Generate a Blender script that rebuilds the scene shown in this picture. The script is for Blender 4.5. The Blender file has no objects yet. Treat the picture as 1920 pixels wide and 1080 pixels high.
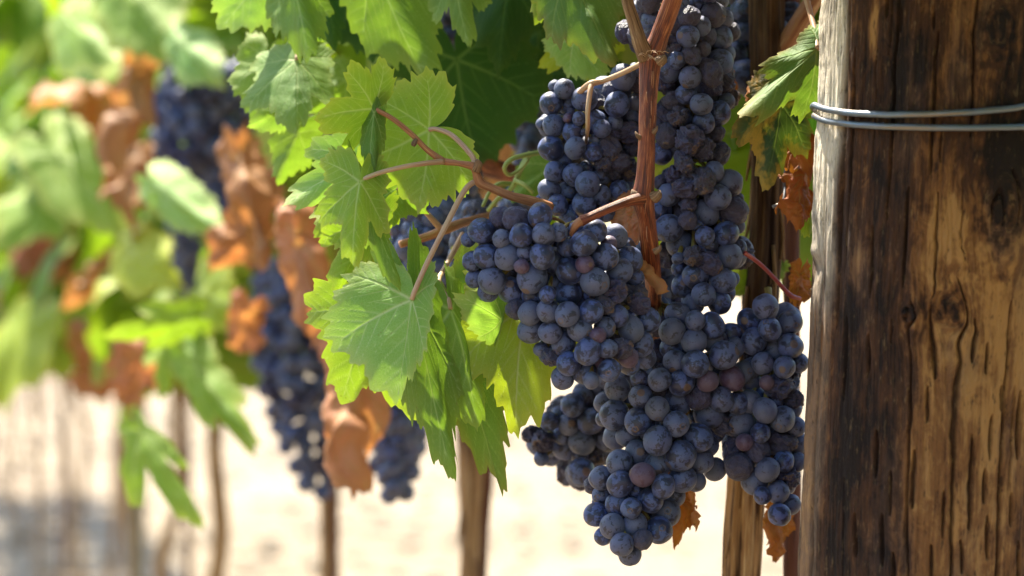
import bpy, bmesh, math, random
import numpy as np
from mathutils import Vector, Matrix

# ------------------------------------------------------------------ scene, camera, light
S = bpy.context.scene
COL = S.collection
random.seed(7)
PI = math.pi
CAM_H = 0.80
F = 100.0 / 36.0 * 1920.0            # focal length in pixels of the 1920 px wide photograph

cam = bpy.data.cameras.new("camera")
cam.lens = 100.0
cam.sensor_width = 36.0
cam.clip_start = 0.05
cam.clip_end = 3000.0
cam.dof.use_dof = True
cam.dof.focus_distance = 1.215
cam.dof.aperture_fstop = 8.5
cam_ob = bpy.data.objects.new("camera", cam)
cam_ob.location = (0, 0, CAM_H)
cam_ob.rotation_euler = (PI / 2, 0, 0)
COL.objects.link(cam_ob)
S.camera = cam_ob

SUN_EL, SUN_AZ = math.radians(60), math.radians(-26)     # azimuth from +Y towards +X
sdir = Vector((math.sin(SUN_AZ) * math.cos(SUN_EL), math.cos(SUN_AZ) * math.cos(SUN_EL), math.sin(SUN_EL)))
W = bpy.data.worlds.new("World")
S.world = W
W.use_nodes = True
nt = W.node_tree
bg = nt.nodes["Background"]
sky = nt.nodes.new("ShaderNodeTexSky")
sky.sky_type = 'NISHITA'
sky.sun_disc = False
sky.sun_elevation = SUN_EL
sky.sun_rotation = SUN_AZ
sky.air_density = 1.0
sky.dust_density = 1.5
nt.links.new(sky.outputs[0], bg.inputs[0])
bg.inputs[1].default_value = 0.125
sun = bpy.data.lights.new("sun", 'SUN')
sun.energy = 4.2
sun.angle = math.radians(0.53)
sun.color = (1.0, 0.92, 0.76)
sun_ob = bpy.data.objects.new("sun", sun)
sun_ob.rotation_euler = sdir.to_track_quat('Z', 'Y').to_euler()
sun_ob.location = sdir * 20
COL.objects.link(sun_ob)
S.view_settings.view_transform = 'Standard'
S.view_settings.look = 'None'
S.view_settings.exposure = 2.42
S.view_settings.gamma = 1.0
S.render.engine = 'CYCLES'
S.cycles.use_denoising = True
S.cycles.max_bounces = 10
S.cycles.transmission_bounces = 8
S.cycles.sample_clamp_indirect = 6.0


def P(px, py, d):
    """a point d metres in front of the camera that the photograph shows at (px, py)"""
    return Vector(((px - 960.0) / F * d, d, CAM_H - (py - 540.0) / F * d))


def proj(v):
    return 960.0 + v[0] / v[1] * F, 540.0 - (v[2] - CAM_H) / v[1] * F


# ------------------------------------------------------------------ noise
def _hash(ix, iy, iz, seed):
    n = (ix.astype(np.int64) * 374761393 + iy.astype(np.int64) * 668265263 + iz.astype(np.int64) * 1274126177
         + seed * 974634721) & 0xFFFFFFFF
    n = ((n ^ (n >> 13)) * 1274126177) & 0xFFFFFFFF
    n = ((n ^ (n >> 16)) * 2246822519) & 0xFFFFFFFF
    return ((n ^ (n >> 15)) & 0xFFFFFF) / float(0xFFFFFF)


def vnoise(x, y, z, seed=0):
    x, y, z = np.broadcast_arrays(np.asarray(x, float), np.asarray(y, float), np.asarray(z, float))
    ix, iy, iz = np.floor(x), np.floor(y), np.floor(z)
    fx, fy, fz = x - ix, y - iy, z - iz
    ux, uy, uz = [f * f * f * (f * (f * 6 - 15) + 10) for f in (fx, fy, fz)]
    r = 0
    for a in (0, 1):
        for b in (0, 1):
            for c in (0, 1):
                w = (ux if a else 1 - ux) * (uy if b else 1 - uy) * (uz if c else 1 - uz)
                r = r + w * _hash(ix + a, iy + b, iz + c, seed)
    return r * 2 - 1


def fbm(x, y, z, seed=0, octs=4):
    r, a, t = 0, 1.0, 0
    for o in range(octs):
        r = r + a * vnoise(np.asarray(x) * 2 ** o, np.asarray(y) * 2 ** o, np.asarray(z) * 2 ** o, seed + o)
        t += a
        a *= 0.5
    return r / t


def sstep(a, b, x):
    t = np.clip((x - a) / (b - a), 0, 1)
    return t * t * (3 - 2 * t)


# ------------------------------------------------------------------ mesh helpers
def make_mesh(name, verts, faces, mat=None, attrs=None, smooth=True):
    """verts (n,3), faces: (m,4) or (m,3) array, or a list of them; attrs: {name: (n,) or (n,3)}"""
    me = bpy.data.meshes.new(name)
    verts = np.asarray(verts, dtype=np.float32)
    if not isinstance(faces, list):
        faces = [faces]
    faces = [np.asarray(f, dtype=np.int32) for f in faces if len(f)]
    nl = sum(f.size for f in faces)
    nf = sum(len(f) for f in faces)
    me.vertices.add(len(verts))
    me.vertices.foreach_set("co", verts.ravel())
    me.loops.add(nl)
    me.loops.foreach_set("vertex_index", np.concatenate([f.ravel() for f in faces]))
    me.polygons.add(nf)
    tot = np.concatenate([np.full(len(f), f.shape[1], np.int32) for f in faces])
    start = np.concatenate([[0], np.cumsum(tot)[:-1]]).astype(np.int32)
    me.polygons.foreach_set("loop_start", start)
    me.polygons.foreach_set("loop_total", tot)
    me.update(calc_edges=True)
    if smooth:
        me.polygons.foreach_set("use_smooth", np.ones(nf, dtype=bool))
    if attrs:
        for k, v in attrs.items():
            v = np.asarray(v, dtype=np.float32)
            if v.ndim == 1:
                a = me.attributes.new(k, 'FLOAT', 'POINT')
                a.data.foreach_set("value", v)
            else:
                a = me.attributes.new(k, 'FLOAT_VECTOR', 'POINT')
                a.data.foreach_set("vector", v.ravel())
    if mat:
        me.materials.append(mat)
    me.update()
    return me


def link(name, me, parent=None, loc=None):
    o = bpy.data.objects.new(name, me)
    COL.objects.link(o)
    if parent is not None:
        o.parent = parent
    if loc is not None:
        o.location = loc
    return o


def tag(o, label=None, cat=None, group=None, kind=None):
    if label:
        o["label"] = label
    if cat:
        o["category"] = cat
    if group:
        o["group"] = group
    if kind:
        o["kind"] = kind
    return o


def root(name, loc, label, cat, group=None):
    o = bpy.data.objects.new(name, None)
    o.empty_display_size = 0.01
    o.location = loc
    COL.objects.link(o)
    return tag(o, label, cat, group)


class Geo:
    """collects pieces of one part into one mesh"""
    def __init__(self):
        self.v, self.f, self.t, self.n = [], [], [], 0

    def add(self, v, f, t):
        self.v.append(v)
        self.f.append(np.asarray(f) + self.n)
        self.t.append(t)
        self.n += len(v)

    def tube(self, pts, rad, sides=10, sub=4, rough=0.0, rfreq=60.0, ridges=0.0, seed=0, cap=True):
        v, f, t = tube_arrays(pts, rad, sides, sub, rough, rfreq, ridges, seed, cap)
        self.add(v, f, t)
        return self

    def build(self, name, mat, parent=None, origin=(0, 0, 0)):
        v = np.concatenate(self.v) - np.array(origin)
        me = make_mesh(name, v, np.concatenate(self.f), mat, {"tuv": np.concatenate(self.t)})
        return link(name, me, parent, None if parent is not None else origin)


def catmull(pts, sub):
    pts = np.asarray([list(p) for p in pts], float)
    if sub <= 1 or len(pts) < 3:
        if sub > 1:
            t = np.linspace(0, 1, sub * (len(pts) - 1) + 1)[:, None]
            return pts[0] * (1 - t) + pts[-1] * t
        return pts
    ext = np.vstack([2 * pts[0] - pts[1], pts, 2 * pts[-1] - pts[-2]])
    out = []
    for i in range(1, len(ext) - 2):
        p0, p1, p2, p3 = ext[i - 1], ext[i], ext[i + 1], ext[i + 2]
        for k in range(sub):
            t = k / sub
            out.append(0.5 * ((2 * p1) + (-p0 + p2) * t + (2 * p0 - 5 * p1 + 4 * p2 - p3) * t * t
                              + (-p0 + 3 * p1 - 3 * p2 + p3) * t ** 3))
    out.append(pts[-1])
    return np.array(out)


def tube_arrays(pts, rad, sides=10, sub=4, rough=0.0, rfreq=60.0, ridges=0.0, seed=0, cap=True):
    c = catmull(pts, sub)
    n = len(c)
    r = np.asarray(rad, float) * np.ones(len(pts)) if np.ndim(rad) == 0 else np.asarray(rad, float)
    r = np.interp(np.linspace(0, len(pts) - 1, n), np.arange(len(pts)), r)
    tan = np.gradient(c, axis=0)
    tan /= np.linalg.norm(tan, axis=1)[:, None] + 1e-12
    u = np.cross(tan[0], [0, 0, 1.0])
    if np.linalg.norm(u) < 0.05:
        u = np.cross(tan[0], [0, 1.0, 0])
    u /= np.linalg.norm(u)
    L = np.concatenate([[0], np.cumsum(np.linalg.norm(np.diff(c, axis=0), axis=1))])
    a = np.linspace(0, 2 * PI, sides, endpoint=False)
    V, T = [], []
    for i in range(n):
        u = u - tan[i] * np.dot(u, tan[i])
        u /= np.linalg.norm(u) + 1e-12
        w = np.cross(tan[i], u)
        rr = r[i] * np.ones(sides)
        if rough or ridges:
            rr = rr * (1 + rough * fbm(np.cos(a) * 1.5, np.sin(a) * 1.5, L[i] * rfreq, seed, 3)
                       + ridges * fbm(np.cos(a) * 5, np.sin(a) * 5, L[i] * rfreq * 0.22, seed + 9, 3))
        V.append(c[i] + np.outer(np.cos(a) * rr, u) + np.outer(np.sin(a) * rr, w))
        T.append(np.stack([np.cos(a), np.sin(a), np.full(sides, L[i])], 1))
    V, T = np.concatenate(V), np.concatenate(T)
    j = np.arange(sides)
    q = []
    for i in range(n - 1):
        b = i * sides
        q.append(np.stack([b + j, b + (j + 1) % sides, b + sides + (j + 1) % sides, b + sides + j], 1))
    if cap:
        for end, ci in ((0, 0), (n - 1, n - 1)):
            k = len(V)
            V = np.vstack([V, c[ci][None]])
            T = np.vstack([T, [[0, 0, L[ci]]]])
            b = end * sides
            for s in range(0, sides, 2):
                tri = [b + s, b + (s + 1) % sides, b + (s + 2) % sides, k]
                q.append(np.array([tri if end else tri[2::-1] + [k]]))
    return V, np.concatenate(q), T


# ------------------------------------------------------------------ materials
class NT:
    def __init__(self, name):
        self.m = bpy.data.materials.new(name)
        self.m.use_nodes = True
        self.t = self.m.node_tree
        self.t.nodes.clear()
        self.out = self.t.nodes.new("ShaderNodeOutputMaterial")

    def n(self, typ, props=None, **inp):
        nd = self.t.nodes.new("ShaderNode" + typ)
        for k, v in (props or {}).items():
            setattr(nd, k, v)
        for k, v in inp.items():
            self.set(nd, k, v)
        return nd

    def set(self, nd, k, v):
        s = nd.inputs[int(k[1:])] if k[0] == "i" and k[1:].isdigit() else nd.inputs[k.replace("_", " ")]
        if isinstance(v, bpy.types.Node):
            v = v.outputs[0]
        if isinstance(v, bpy.types.NodeSocket):
            self.t.links.new(v, s)
        else:
            if s.type == 'RGBA' and len(v) == 3:
                v = (*v, 1)
            s.default_value = v

    def math(self, op, a, b=0.0, c=None):
        nd = self.n("Math", {"operation": op}, i0=a, i1=b)
        if c is not None:
            self.set(nd, "i2", c)
        return nd.outputs[0]

    def mix(self, f, a, b, blend='MIX'):
        nd = self.n("Mix", {"data_type": 'RGBA', "blend_type": blend})
        self.set(nd, "i0", f)
        self.set(nd, "i6", a)
        self.set(nd, "i7", b)
        return nd.outputs[2]

    def ramp(self, x, a, b, lo=0.0, hi=1.0):
        nd = self.n("MapRange", {"interpolation_type": 'SMOOTHSTEP'}, i0=x, i1=a, i2=b, i3=lo, i4=hi)
        return nd.outputs[0]

    def noise(self, vec, scale, detail=3.0, rough=0.55, dist=0.0):
        nd = self.n("TexNoise", None, Vector=vec, Scale=scale, Detail=detail, Roughness=rough, Distortion=dist)
        return nd.outputs[0]

    def attr(self, name):
        return self.n("Attribute", {"attribute_name": name})

    def scale(self, vec, s):
        nd = self.n("VectorMath", {"operation": 'MULTIPLY'}, i0=vec, i1=s)
        return nd.outputs[0]

    def offset_random(self, vec, amount=57.0):
        oi = self.n("ObjectInfo")
        c = self.n("CombineXYZ", None, X=self.math('MULTIPLY', oi.outputs['Random'], amount),
                   Y=self.math('MULTIPLY', oi.outputs['Random'], amount * 1.7), Z=self.math('MULTIPLY', oi.outputs['Random'], -amount))
        return self.n("VectorMath", {"operation": 'ADD'}, i0=vec, i1=c).outputs[0], oi.outputs['Random']

    def done(self, shader, disp=None):
        self.t.links.new(shader.outputs[0] if isinstance(shader, bpy.types.Node) else shader, self.out.inputs[0])
        return self.m


def leaf_mat(name, front, back, trans, vein=(0.30, 0.40, 0.14), edge=(0.33, 0.36, 0.06), edge_amt=0.5, spot=None,
             spot_amt=0.0, spot_scale=60.0, mottle=None, mottle_amt=0.0, tmix=0.42, rough=0.6, var=0.25, bump=0.25):
    t = NT(name)
    luv0 = t.attr("luv").outputs[1]
    luv, rnd = t.offset_random(luv0)
    v = t.attr("vein").outputs[2]
    e = t.attr("edge").outputs[2]
    tint = t.attr("tint").outputs[2]
    geo = t.n("NewGeometry")
    big = t.noise(luv, 3.2, 4)
    fine = t.n("TexVoronoi", {"feature": 'DISTANCE_TO_EDGE'}, Vector=luv, Scale=34.0).outputs[0]
    net = t.ramp(fine, 0.0, 0.10, 1.0, 0.0)
    base = t.mix(geo.outputs['Backfacing'], front, back)
    k = t.math('ADD', t.math('MULTIPLY', t.math('SUBTRACT', big, 0.5), 1.3), t.math('MULTIPLY', t.math('SUBTRACT', rnd, 0.5), 0.7))
    k = t.math('ADD', k, tint)
    hsv = t.n("HueSaturation", None, Color=base, Value=t.math('ADD', 1.0, t.math('MULTIPLY', k, var * 1.6)),
              Hue=t.math('ADD', 0.5, t.math('MULTIPLY', k, -0.045)))
    col = hsv.outputs[0]
    if mottle:
        m = t.ramp(t.math('ADD', t.noise(luv, 2.4, 3), t.math('MULTIPLY', t.noise(luv, 14.0, 2), 0.25)), 0.62, 0.78)
        col = t.mix(t.math('MULTIPLY', m, mottle_amt), col, mottle)
    col = t.mix(t.math('MULTIPLY', net, 0.16), col, vein)
    ef = t.math('MULTIPLY', t.math('POWER', e, 9.0), edge_amt)
    col = t.mix(ef, col, edge)
    col = t.mix(t.math('MULTIPLY', v, 0.85), col, vein)
    if spot:
        s = t.n("TexVoronoi", None, Vector=luv, Scale=spot_scale)
        sf = t.ramp(s.outputs[0], 0.12, 0.22, 1.0, 0.0)
        sel = t.ramp(t.noise(luv, 4.0, 2), 0.50, 0.62)
        col = t.mix(t.math('MULTIPLY', t.math('MULTIPLY', sf, sel), spot_amt), col, spot)
    tc = t.mix(1.0, col, trans, 'MULTIPLY')
    tcol = t.mix(0.55, trans, tc)
    h = t.math('ADD', t.math('MULTIPLY', net, -0.35), t.math('MULTIPLY', t.noise(luv, 22.0, 3), 0.5))
    bmp = t.n("Bump", None, Strength=bump, Distance=0.0012, Height=h)
    p = t.n("BsdfPrincipled", None, Base_Color=col, Roughness=rough, Normal=bmp)
    p.inputs['Specular IOR Level'].default_value = 0.28
    tr = t.n("BsdfTranslucent", None, Color=t.mix(t.math('MULTIPLY', v, 0.45), tcol, (0.25, 0.33, 0.06)), Normal=bmp)
    return t.done(t.n("MixShader", None, i0=tmix, i1=p, i2=tr))


M = {}
M['leaf'] = leaf_mat("green_leaf", (0.140, 0.250, 0.042), (0.18, 0.29, 0.08), (0.32, 0.50, 0.03), vein=(0.40, 0.50, 0.19), spot=(0.15, 0.085, 0.03), spot_amt=0.6, spot_scale=20.0)
M['pale'] = leaf_mat("pale_leaf", (0.25, 0.43, 0.090), (0.25, 0.40, 0.11), (0.36, 0.54, 0.06), vein=(0.62, 0.70, 0.36), edge=(0.50, 0.50, 0.16), edge_amt=0.7, spot=(0.22, 0.13, 0.05), spot_amt=0.4, spot_scale=20.0)
M['lime'] = leaf_mat("lime_leaf", (0.195, 0.320, 0.032), (0.20, 0.33, 0.05), (0.37, 0.54, 0.022), vein=(0.46, 0.54, 0.18), edge=(0.50, 0.46, 0.10), edge_amt=0.7, spot=(0.17, 0.095, 0.03), spot_amt=0.55, spot_scale=17.0)
M['yellow'] = leaf_mat("yellowing_leaf", (0.29, 0.40, 0.040), (0.27, 0.37, 0.06), (0.54, 0.66, 0.03), vein=(0.58, 0.60, 0.26), edge=(0.50, 0.46, 0.06),
                       edge_amt=0.8, spot=(0.40, 0.37, 0.17), spot_amt=0.7, mottle=(0.42, 0.48, 0.06), mottle_amt=0.45, tmix=0.52)
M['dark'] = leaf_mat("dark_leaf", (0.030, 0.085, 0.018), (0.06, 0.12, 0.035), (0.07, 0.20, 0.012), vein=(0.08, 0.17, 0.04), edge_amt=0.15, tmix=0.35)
M['speck'] = leaf_mat("speckled_leaf", (0.085, 0.19, 0.035), (0.12, 0.21, 0.07), (0.24, 0.40, 0.03), vein=(0.28, 0.38, 0.12), edge=(0.35, 0.22, 0.05),
                      edge_amt=0.7, spot=(0.07, 0.05, 0.015), spot_amt=0.85, spot_scale=45.0)
M['blotch'] = leaf_mat("blotched_leaf", (0.022, 0.050, 0.014), (0.04, 0.07, 0.02), (0.10, 0.17, 0.012), vein=(0.06, 0.09, 0.02), edge=(0.42, 0.22, 0.03),
                       edge_amt=0.5, mottle=(0.42, 0.24, 0.03), mottle_amt=0.9, tmix=0.35)
M['dry'] = leaf_mat("dry_leaf", (0.42, 0.205, 0.090), (0.48, 0.27, 0.13), (0.64, 0.30, 0.09), vein=(0.40, 0.22, 0.10), edge=(0.30, 0.12, 0.04),
                    edge_amt=0.5, mottle=(0.24, 0.105, 0.05), mottle_amt=0.45, tmix=0.40, rough=0.6, var=0.35)
M['rust'] = leaf_mat("rust_leaf", (0.30, 0.11, 0.022), (0.36, 0.16, 0.04), (0.62, 0.26, 0.03), vein=(0.34, 0.16, 0.05), edge=(0.20, 0.06, 0.02),
                     edge_amt=0.5, mottle=(0.10, 0.035, 0.014), mottle_amt=0.7, tmix=0.42, rough=0.6, var=0.35)


def berry_mat(name, skin, bloom, bl=0.68, rub=0.80, bump=0.10, wr=False):
    t = NT(name)
    co0 = t.n("TexCoord").outputs['Object']
    co, rnd = t.offset_random(co0)
    big = t.noise(co, 1.5, 5, 0.6, 0.5)
    med = t.noise(co, 5.5, 5, 0.65, 0.4)
    rubf = t.ramp(t.math('ADD', t.math('ADD', big, t.math('MULTIPLY', med, 0.35)), t.math('MULTIPLY', t.math('SUBTRACT', rnd, 0.45), 0.13)), 0.69, 0.745)
    scr = t.n("TexNoise", None, Vector=t.scale(co, (1.0, 1.0, 0.45)), Scale=2.6, Detail=3.0, Distortion=1.2).outputs[0]
    scratch = t.ramp(t.math('ABSOLUTE', t.math('SUBTRACT', scr, 0.5)), 0.003, 0.016, 1.0, 0.0)
    scratch = t.math('MULTIPLY', scratch, t.ramp(t.noise(co, 1.9, 2), 0.53, 0.62))
    dots = t.n("TexVoronoi", None, Vector=co, Scale=7.0)
    dark_dot = t.ramp(dots.outputs[0], 0.05, 0.09, 1.0, 0.0)
    dot2 = t.n("TexVoronoi", None, Vector=co, Scale=3.4)
    pale_dot = t.math('MULTIPLY', t.ramp(dot2.outputs[0], 0.035, 0.06, 1.0, 0.0), t.ramp(dot2.outputs[1], 0.5, 0.52))
    b = t.math('ADD', bl - 0.12, t.math('MULTIPLY', med, 0.28))
    b = t.math('ADD', b, t.math('MULTIPLY', t.math('SUBTRACT', rnd, 0.5), 0.30))
    loss = t.math('MAXIMUM', t.math('MULTIPLY', rubf, rub), t.math('MULTIPLY', scratch, 0.75))
    b = t.math('MULTIPLY', b, t.math('SUBTRACT', 1.0, loss))
    hs = t.n("HueSaturation", None, Color=bloom, Hue=t.math('ADD', 0.49, t.math('MULTIPLY', t.noise(co, 0.7, 1), 0.035)),
             Saturation=t.math('ADD', 0.72, t.math('MULTIPLY', rnd, 0.4)))
    col = t.mix(b, skin, hs.outputs[0])
    col = t.mix(t.math('MULTIPLY', dark_dot, 0.45), col, (0.03, 0.018, 0.02))
    col = t.mix(t.math('MULTIPLY', pale_dot, 0.75), col, (0.50, 0.40, 0.27))
    sep = t.n("SeparateXYZ", None, Vector=co0)
    scar = t.ramp(sep.outputs[2], 0.984, 0.993)
    col = t.mix(t.math('MULTIPLY', scar, 0.8), col, (0.11, 0.065, 0.04))
    ro = t.math('ADD', 0.60, t.math('MULTIPLY', loss, -0.26))
    bm = t.n("Bump", None, Strength=bump, Distance=0.10, Height=t.noise(co, 9.0, 4))
    p = t.n("BsdfPrincipled", None, Base_Color=col, Roughness=ro, Normal=bm)
    p.inputs['Specular IOR Level'].default_value = 0.45
    p.inputs['Sheen Weight'].default_value = 0.10
    p.inputs['Sheen Roughness'].default_value = 0.5
    p.inputs['Sheen Tint'].default_value = (0.6, 0.7, 1.0, 1)
    return t.done(p)


BLOOM = (0.078, 0.114, 0.250)
M['berry'] = berry_mat("grape_skin", (0.006, 0.0045, 0.013), BLOOM)
M['berry_purple'] = berry_mat("purple_grape_skin", (0.045, 0.012, 0.03), (0.105, 0.082, 0.150), 0.55, 0.6)
M['berry_dry'] = berry_mat("shrivelled_grape_skin", (0.016, 0.007, 0.016), (0.066, 0.070, 0.145), 0.50, 0.5, 0.35, True)


def bark_mat(name, dark, mid, light, scale=(1.3, 1.3, 30.0), streak=(3.2, 3.2, 18.0), rough=0.75, bump=0.5, spec=0.3, contrast=1.0, bark_shade=None):
    t = NT(name)
    uv, rnd = t.offset_random(t.attr("tuv").outputs[1], 31.0)
    a = t.noise(t.scale(uv, scale), 1.0, 4, 0.6, 0.3)
    s = t.noise(t.scale(uv, streak), 1.0, 5, 0.65, 0.2)
    x = t.math('ADD', t.math('MULTIPLY', a, 0.5), t.math('MULTIPLY', s, 0.5))
    lo = t.mix(t.ramp(x, 0.5 - 0.14 / contrast, 0.52), dark, mid)
    col = t.mix(t.ramp(x, 0.52, 0.5 + 0.16 / contrast), lo, light)
    if bark_shade:       # upper trunk's shade painted as a dark tone over old bark, stripped below
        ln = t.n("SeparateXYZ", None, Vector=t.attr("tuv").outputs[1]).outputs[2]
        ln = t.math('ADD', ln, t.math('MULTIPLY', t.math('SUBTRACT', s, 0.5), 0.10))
        col = t.mix(t.ramp(ln, bark_shade[0], bark_shade[1], 0.0, 0.85), col, t.mix(t.ramp(x, 0.45, 0.62), (0.020, 0.009, 0.006), (0.085, 0.038, 0.018)))
    bm = t.n("Bump", None, Strength=bump, Distance=0.0015, Height=s)
    p = t.n("BsdfPrincipled", None, Base_Color=col, Roughness=rough, Normal=bm)
    p.inputs['Specular IOR Level'].default_value = spec
    return t.done(p)


M['cane'] = bark_mat("red_cane_bark", (0.060, 0.013, 0.006), (0.20, 0.046, 0.015), (0.42, 0.155, 0.055), (1.4, 1.4, 70.0), (7.0, 7.0, 55.0), 0.52, 0.5, 0.4, 1.5)
M['spur'] = bark_mat("dead_spur_bark", (0.05, 0.026, 0.014), (0.22, 0.125, 0.065), (0.45, 0.30, 0.17), (2.0, 2.0, 70.0), (6.0, 6.0, 60.0), 0.7, 0.7)
M['shoot'] = bark_mat("shoot_bark", (0.17, 0.055, 0.03), (0.32, 0.14, 0.065), (0.46, 0.28, 0.14), (1.0, 1.0, 60.0), (3.0, 3.0, 60.0), 0.55, 0.2)
M['petiole'] = bark_mat("petiole_skin", (0.33, 0.17, 0.10), (0.44, 0.28, 0.17), (0.50, 0.40, 0.22), (0.8, 0.8, 35.0), (2.0, 2.0, 60.0), 0.5, 0.1)
M['red_petiole'] = bark_mat("red_petiole_skin", (0.20, 0.03, 0.03), (0.33, 0.06, 0.05), (0.42, 0.14, 0.09), (0.8, 0.8, 35.0), (2.0, 2.0, 60.0), 0.5, 0.1)
M['green_stem'] = bark_mat("green_stem_skin", (0.17, 0.20, 0.04), (0.30, 0.33, 0.08), (0.42, 0.42, 0.14), (0.8, 0.8, 35.0), (2.0, 2.0, 60.0), 0.5, 0.1)
M['rachis'] = bark_mat("bunch_stem_skin", (0.13, 0.045, 0.025), (0.22, 0.18, 0.05), (0.34, 0.32, 0.10), (0.8, 0.8, 90.0), (2.0, 2.0, 60.0), 0.6, 0.2)
M['trunk'] = bark_mat("vine_trunk_bark", (0.070, 0.032, 0.014), (0.34, 0.195, 0.088), (0.58, 0.39, 0.20), (1.5, 1.5, 22.0), (5.0, 5.0, 14.0), 0.85, 1.0, 0.2, 1.3)
M['shaded_trunk'] = bark_mat("shaggy_shaded_trunk_bark", (0.060, 0.028, 0.013), (0.34, 0.19, 0.08), (0.60, 0.40, 0.19), (1.5, 1.5, 22.0), (5.0, 5.0, 14.0), 0.85, 1.0, 0.2, 1.3, bark_shade=(0.735, 0.765))
M['stake'] = bark_mat("stake_wood", (0.05, 0.02, 0.014), (0.12, 0.045, 0.028), (0.20, 0.09, 0.05), (1.5, 1.5, 22.0), (5.0, 5.0, 14.0), 0.8, 0.6, 0.2)
M['greystake'] = bark_mat("grey_stake_wood", (0.14, 0.11, 0.075), (0.26, 0.21, 0.14), (0.36, 0.31, 0.22), (1.5, 1.5, 22.0), (5.0, 5.0, 14.0), 0.8, 0.6, 0.2)


def wire_mat():
    t = NT("galvanised_wire")
    uv = t.attr("tuv").outputs[1]
    s = t.noise(t.scale(uv, (2.0, 2.0, 260.0)), 1.0, 4, 0.6)
    b = t.noise(t.scale(uv, (0.7, 0.7, 40.0)), 1.0, 3, 0.6)
    col = t.mix(t.ramp(b, 0.45, 0.70), (0.17, 0.21, 0.27), (0.23, 0.17, 0.11))
    col = t.mix(t.ramp(s, 0.55, 0.75, 0.0, 0.6), col, (0.12, 0.10, 0.09))
    bm = t.n("Bump", None, Strength=0.4, Distance=0.0006, Height=s)
    return t.done(t.n("BsdfPrincipled", None, Base_Color=col, Metallic=0.55, Roughness=0.42, Normal=bm))


M['wire'] = wire_mat()


def post_mat():
    t = NT("weathered_post_wood")
    g = t.attr("grain").outputs[1]        # (psi, z, 0) warped grain coordinates in metres
    tone = t.attr("tone").outputs[2]
    crack = t.attr("crack").outputs[2]
    pale = t.attr("pale").outputs[2]
    fine = t.noise(t.scale(g, (900.0, 55.0, 1.0)), 1.0, 4, 0.65)
    mid = t.noise(t.scale(g, (260.0, 22.0, 1.0)), 1.0, 5, 0.65, 0.6)
    blot = t.noise(t.scale(g, (120.0, 60.0, 1.0)), 1.0, 6, 0.7, 0.8)
    x = t.math('ADD', t.math('MULTIPLY', fine, 0.27), t.math('MULTIPLY', mid, 0.27))
    x = t.math('ADD', x, t.math('MULTIPLY', blot, 0.46))
    x = t.math('ADD', x, t.math('MULTIPLY', t.math('SUBTRACT', tone, 0.03), 0.21))
    c = t.mix(t.ramp(x, 0.36, 0.50), (0.010, 0.0048, 0.004), (0.055, 0.022, 0.010))
    c = t.mix(t.ramp(x, 0.49, 0.60), c, (0.165, 0.072, 0.025))
    c = t.mix(t.ramp(x, 0.59, 0.74), c, (0.34, 0.180, 0.064))
    grey = t.ramp(t.noise(t.scale(g, (60.0, 14.0, 1.0)), 1.0, 3), 0.48, 0.66, 0.0, 0.40)
    c = t.mix(grey, c, t.mix(t.ramp(x, 0.40, 0.62), (0.020, 0.013, 0.013), (0.105, 0.075, 0.060)))
    c = t.mix(t.math('MULTIPLY', pale, t.ramp(x, 0.36, 0.56, 0.25, 1.0)), c, (0.70, 0.62, 0.50))  # limb strip lightened in colour to read as sunlit
    c = t.mix(t.math('MULTIPLY', crack, 0.8), c, (0.020, 0.009, 0.006))
    fleck = t.noise(t.scale(g, (560.0, 120.0, 1.0)), 1.0, 5, 0.7)
    c = t.mix(t.ramp(fleck, 0.56, 0.68, 0.0, 0.40), c, t.mix(0.5, c, (0.42, 0.28, 0.13)))
    c = t.mix(t.ramp(fleck, 0.44, 0.34, 0.0, 0.65), c, (0.014, 0.007, 0.005))
    bm = t.n("Bump", None, Strength=0.9, Distance=0.0014, Height=t.math('ADD', t.math('ADD', fine, t.math('MULTIPLY', blot, 1.2)), fleck))
    p = t.n("BsdfPrincipled", None, Base_Color=c, Roughness=0.78, Normal=bm)
    p.inputs['Specular IOR Level'].default_value = 0.25
    return t.done(p)


M['post'] = post_mat()


def ground_mat():
    t = NT("dry_soil")
    co = t.n("TexCoord").outputs['Object']
    a = t.noise(co, 0.6, 5, 0.6)
    b = t.noise(co, 5.0, 6, 0.75)
    c = t.mix(t.ramp(a, 0.35, 0.7), (0.125, 0.086, 0.044), (0.190, 0.143, 0.080))
    c = t.mix(t.ramp(b, 0.50, 0.75, 0.0, 0.6), c, (0.062, 0.040, 0.019))
    c = t.mix(t.ramp(b, 0.46, 0.30, 0.0, 0.5), c, (0.26, 0.205, 0.125))
    bm = t.n("Bump", None, Strength=0.8, Distance=0.03, Height=b)
    return t.done(t.n("BsdfPrincipled", None, Base_Color=c, Roughness=0.9, Normal=bm))


M['ground'] = ground_mat()


def simple_mat(name, c1, c2, scale):
    t = NT(name)
    co = t.n("TexCoord").outputs['Object']
    c = t.mix(t.ramp(t.noise(co, scale, 5, 0.6), 0.35, 0.65), c1, c2)
    return t.done(t.n("BsdfPrincipled", None, Base_Color=c, Roughness=0.9))


M['hill'] = simple_mat("hill_scrub", (0.10, 0.12, 0.045), (0.26, 0.21, 0.10), 0.03)
M['pebble'] = simple_mat("straw_and_stone", (0.07, 0.05, 0.03), (0.30, 0.25, 0.18), 3.0)


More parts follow.
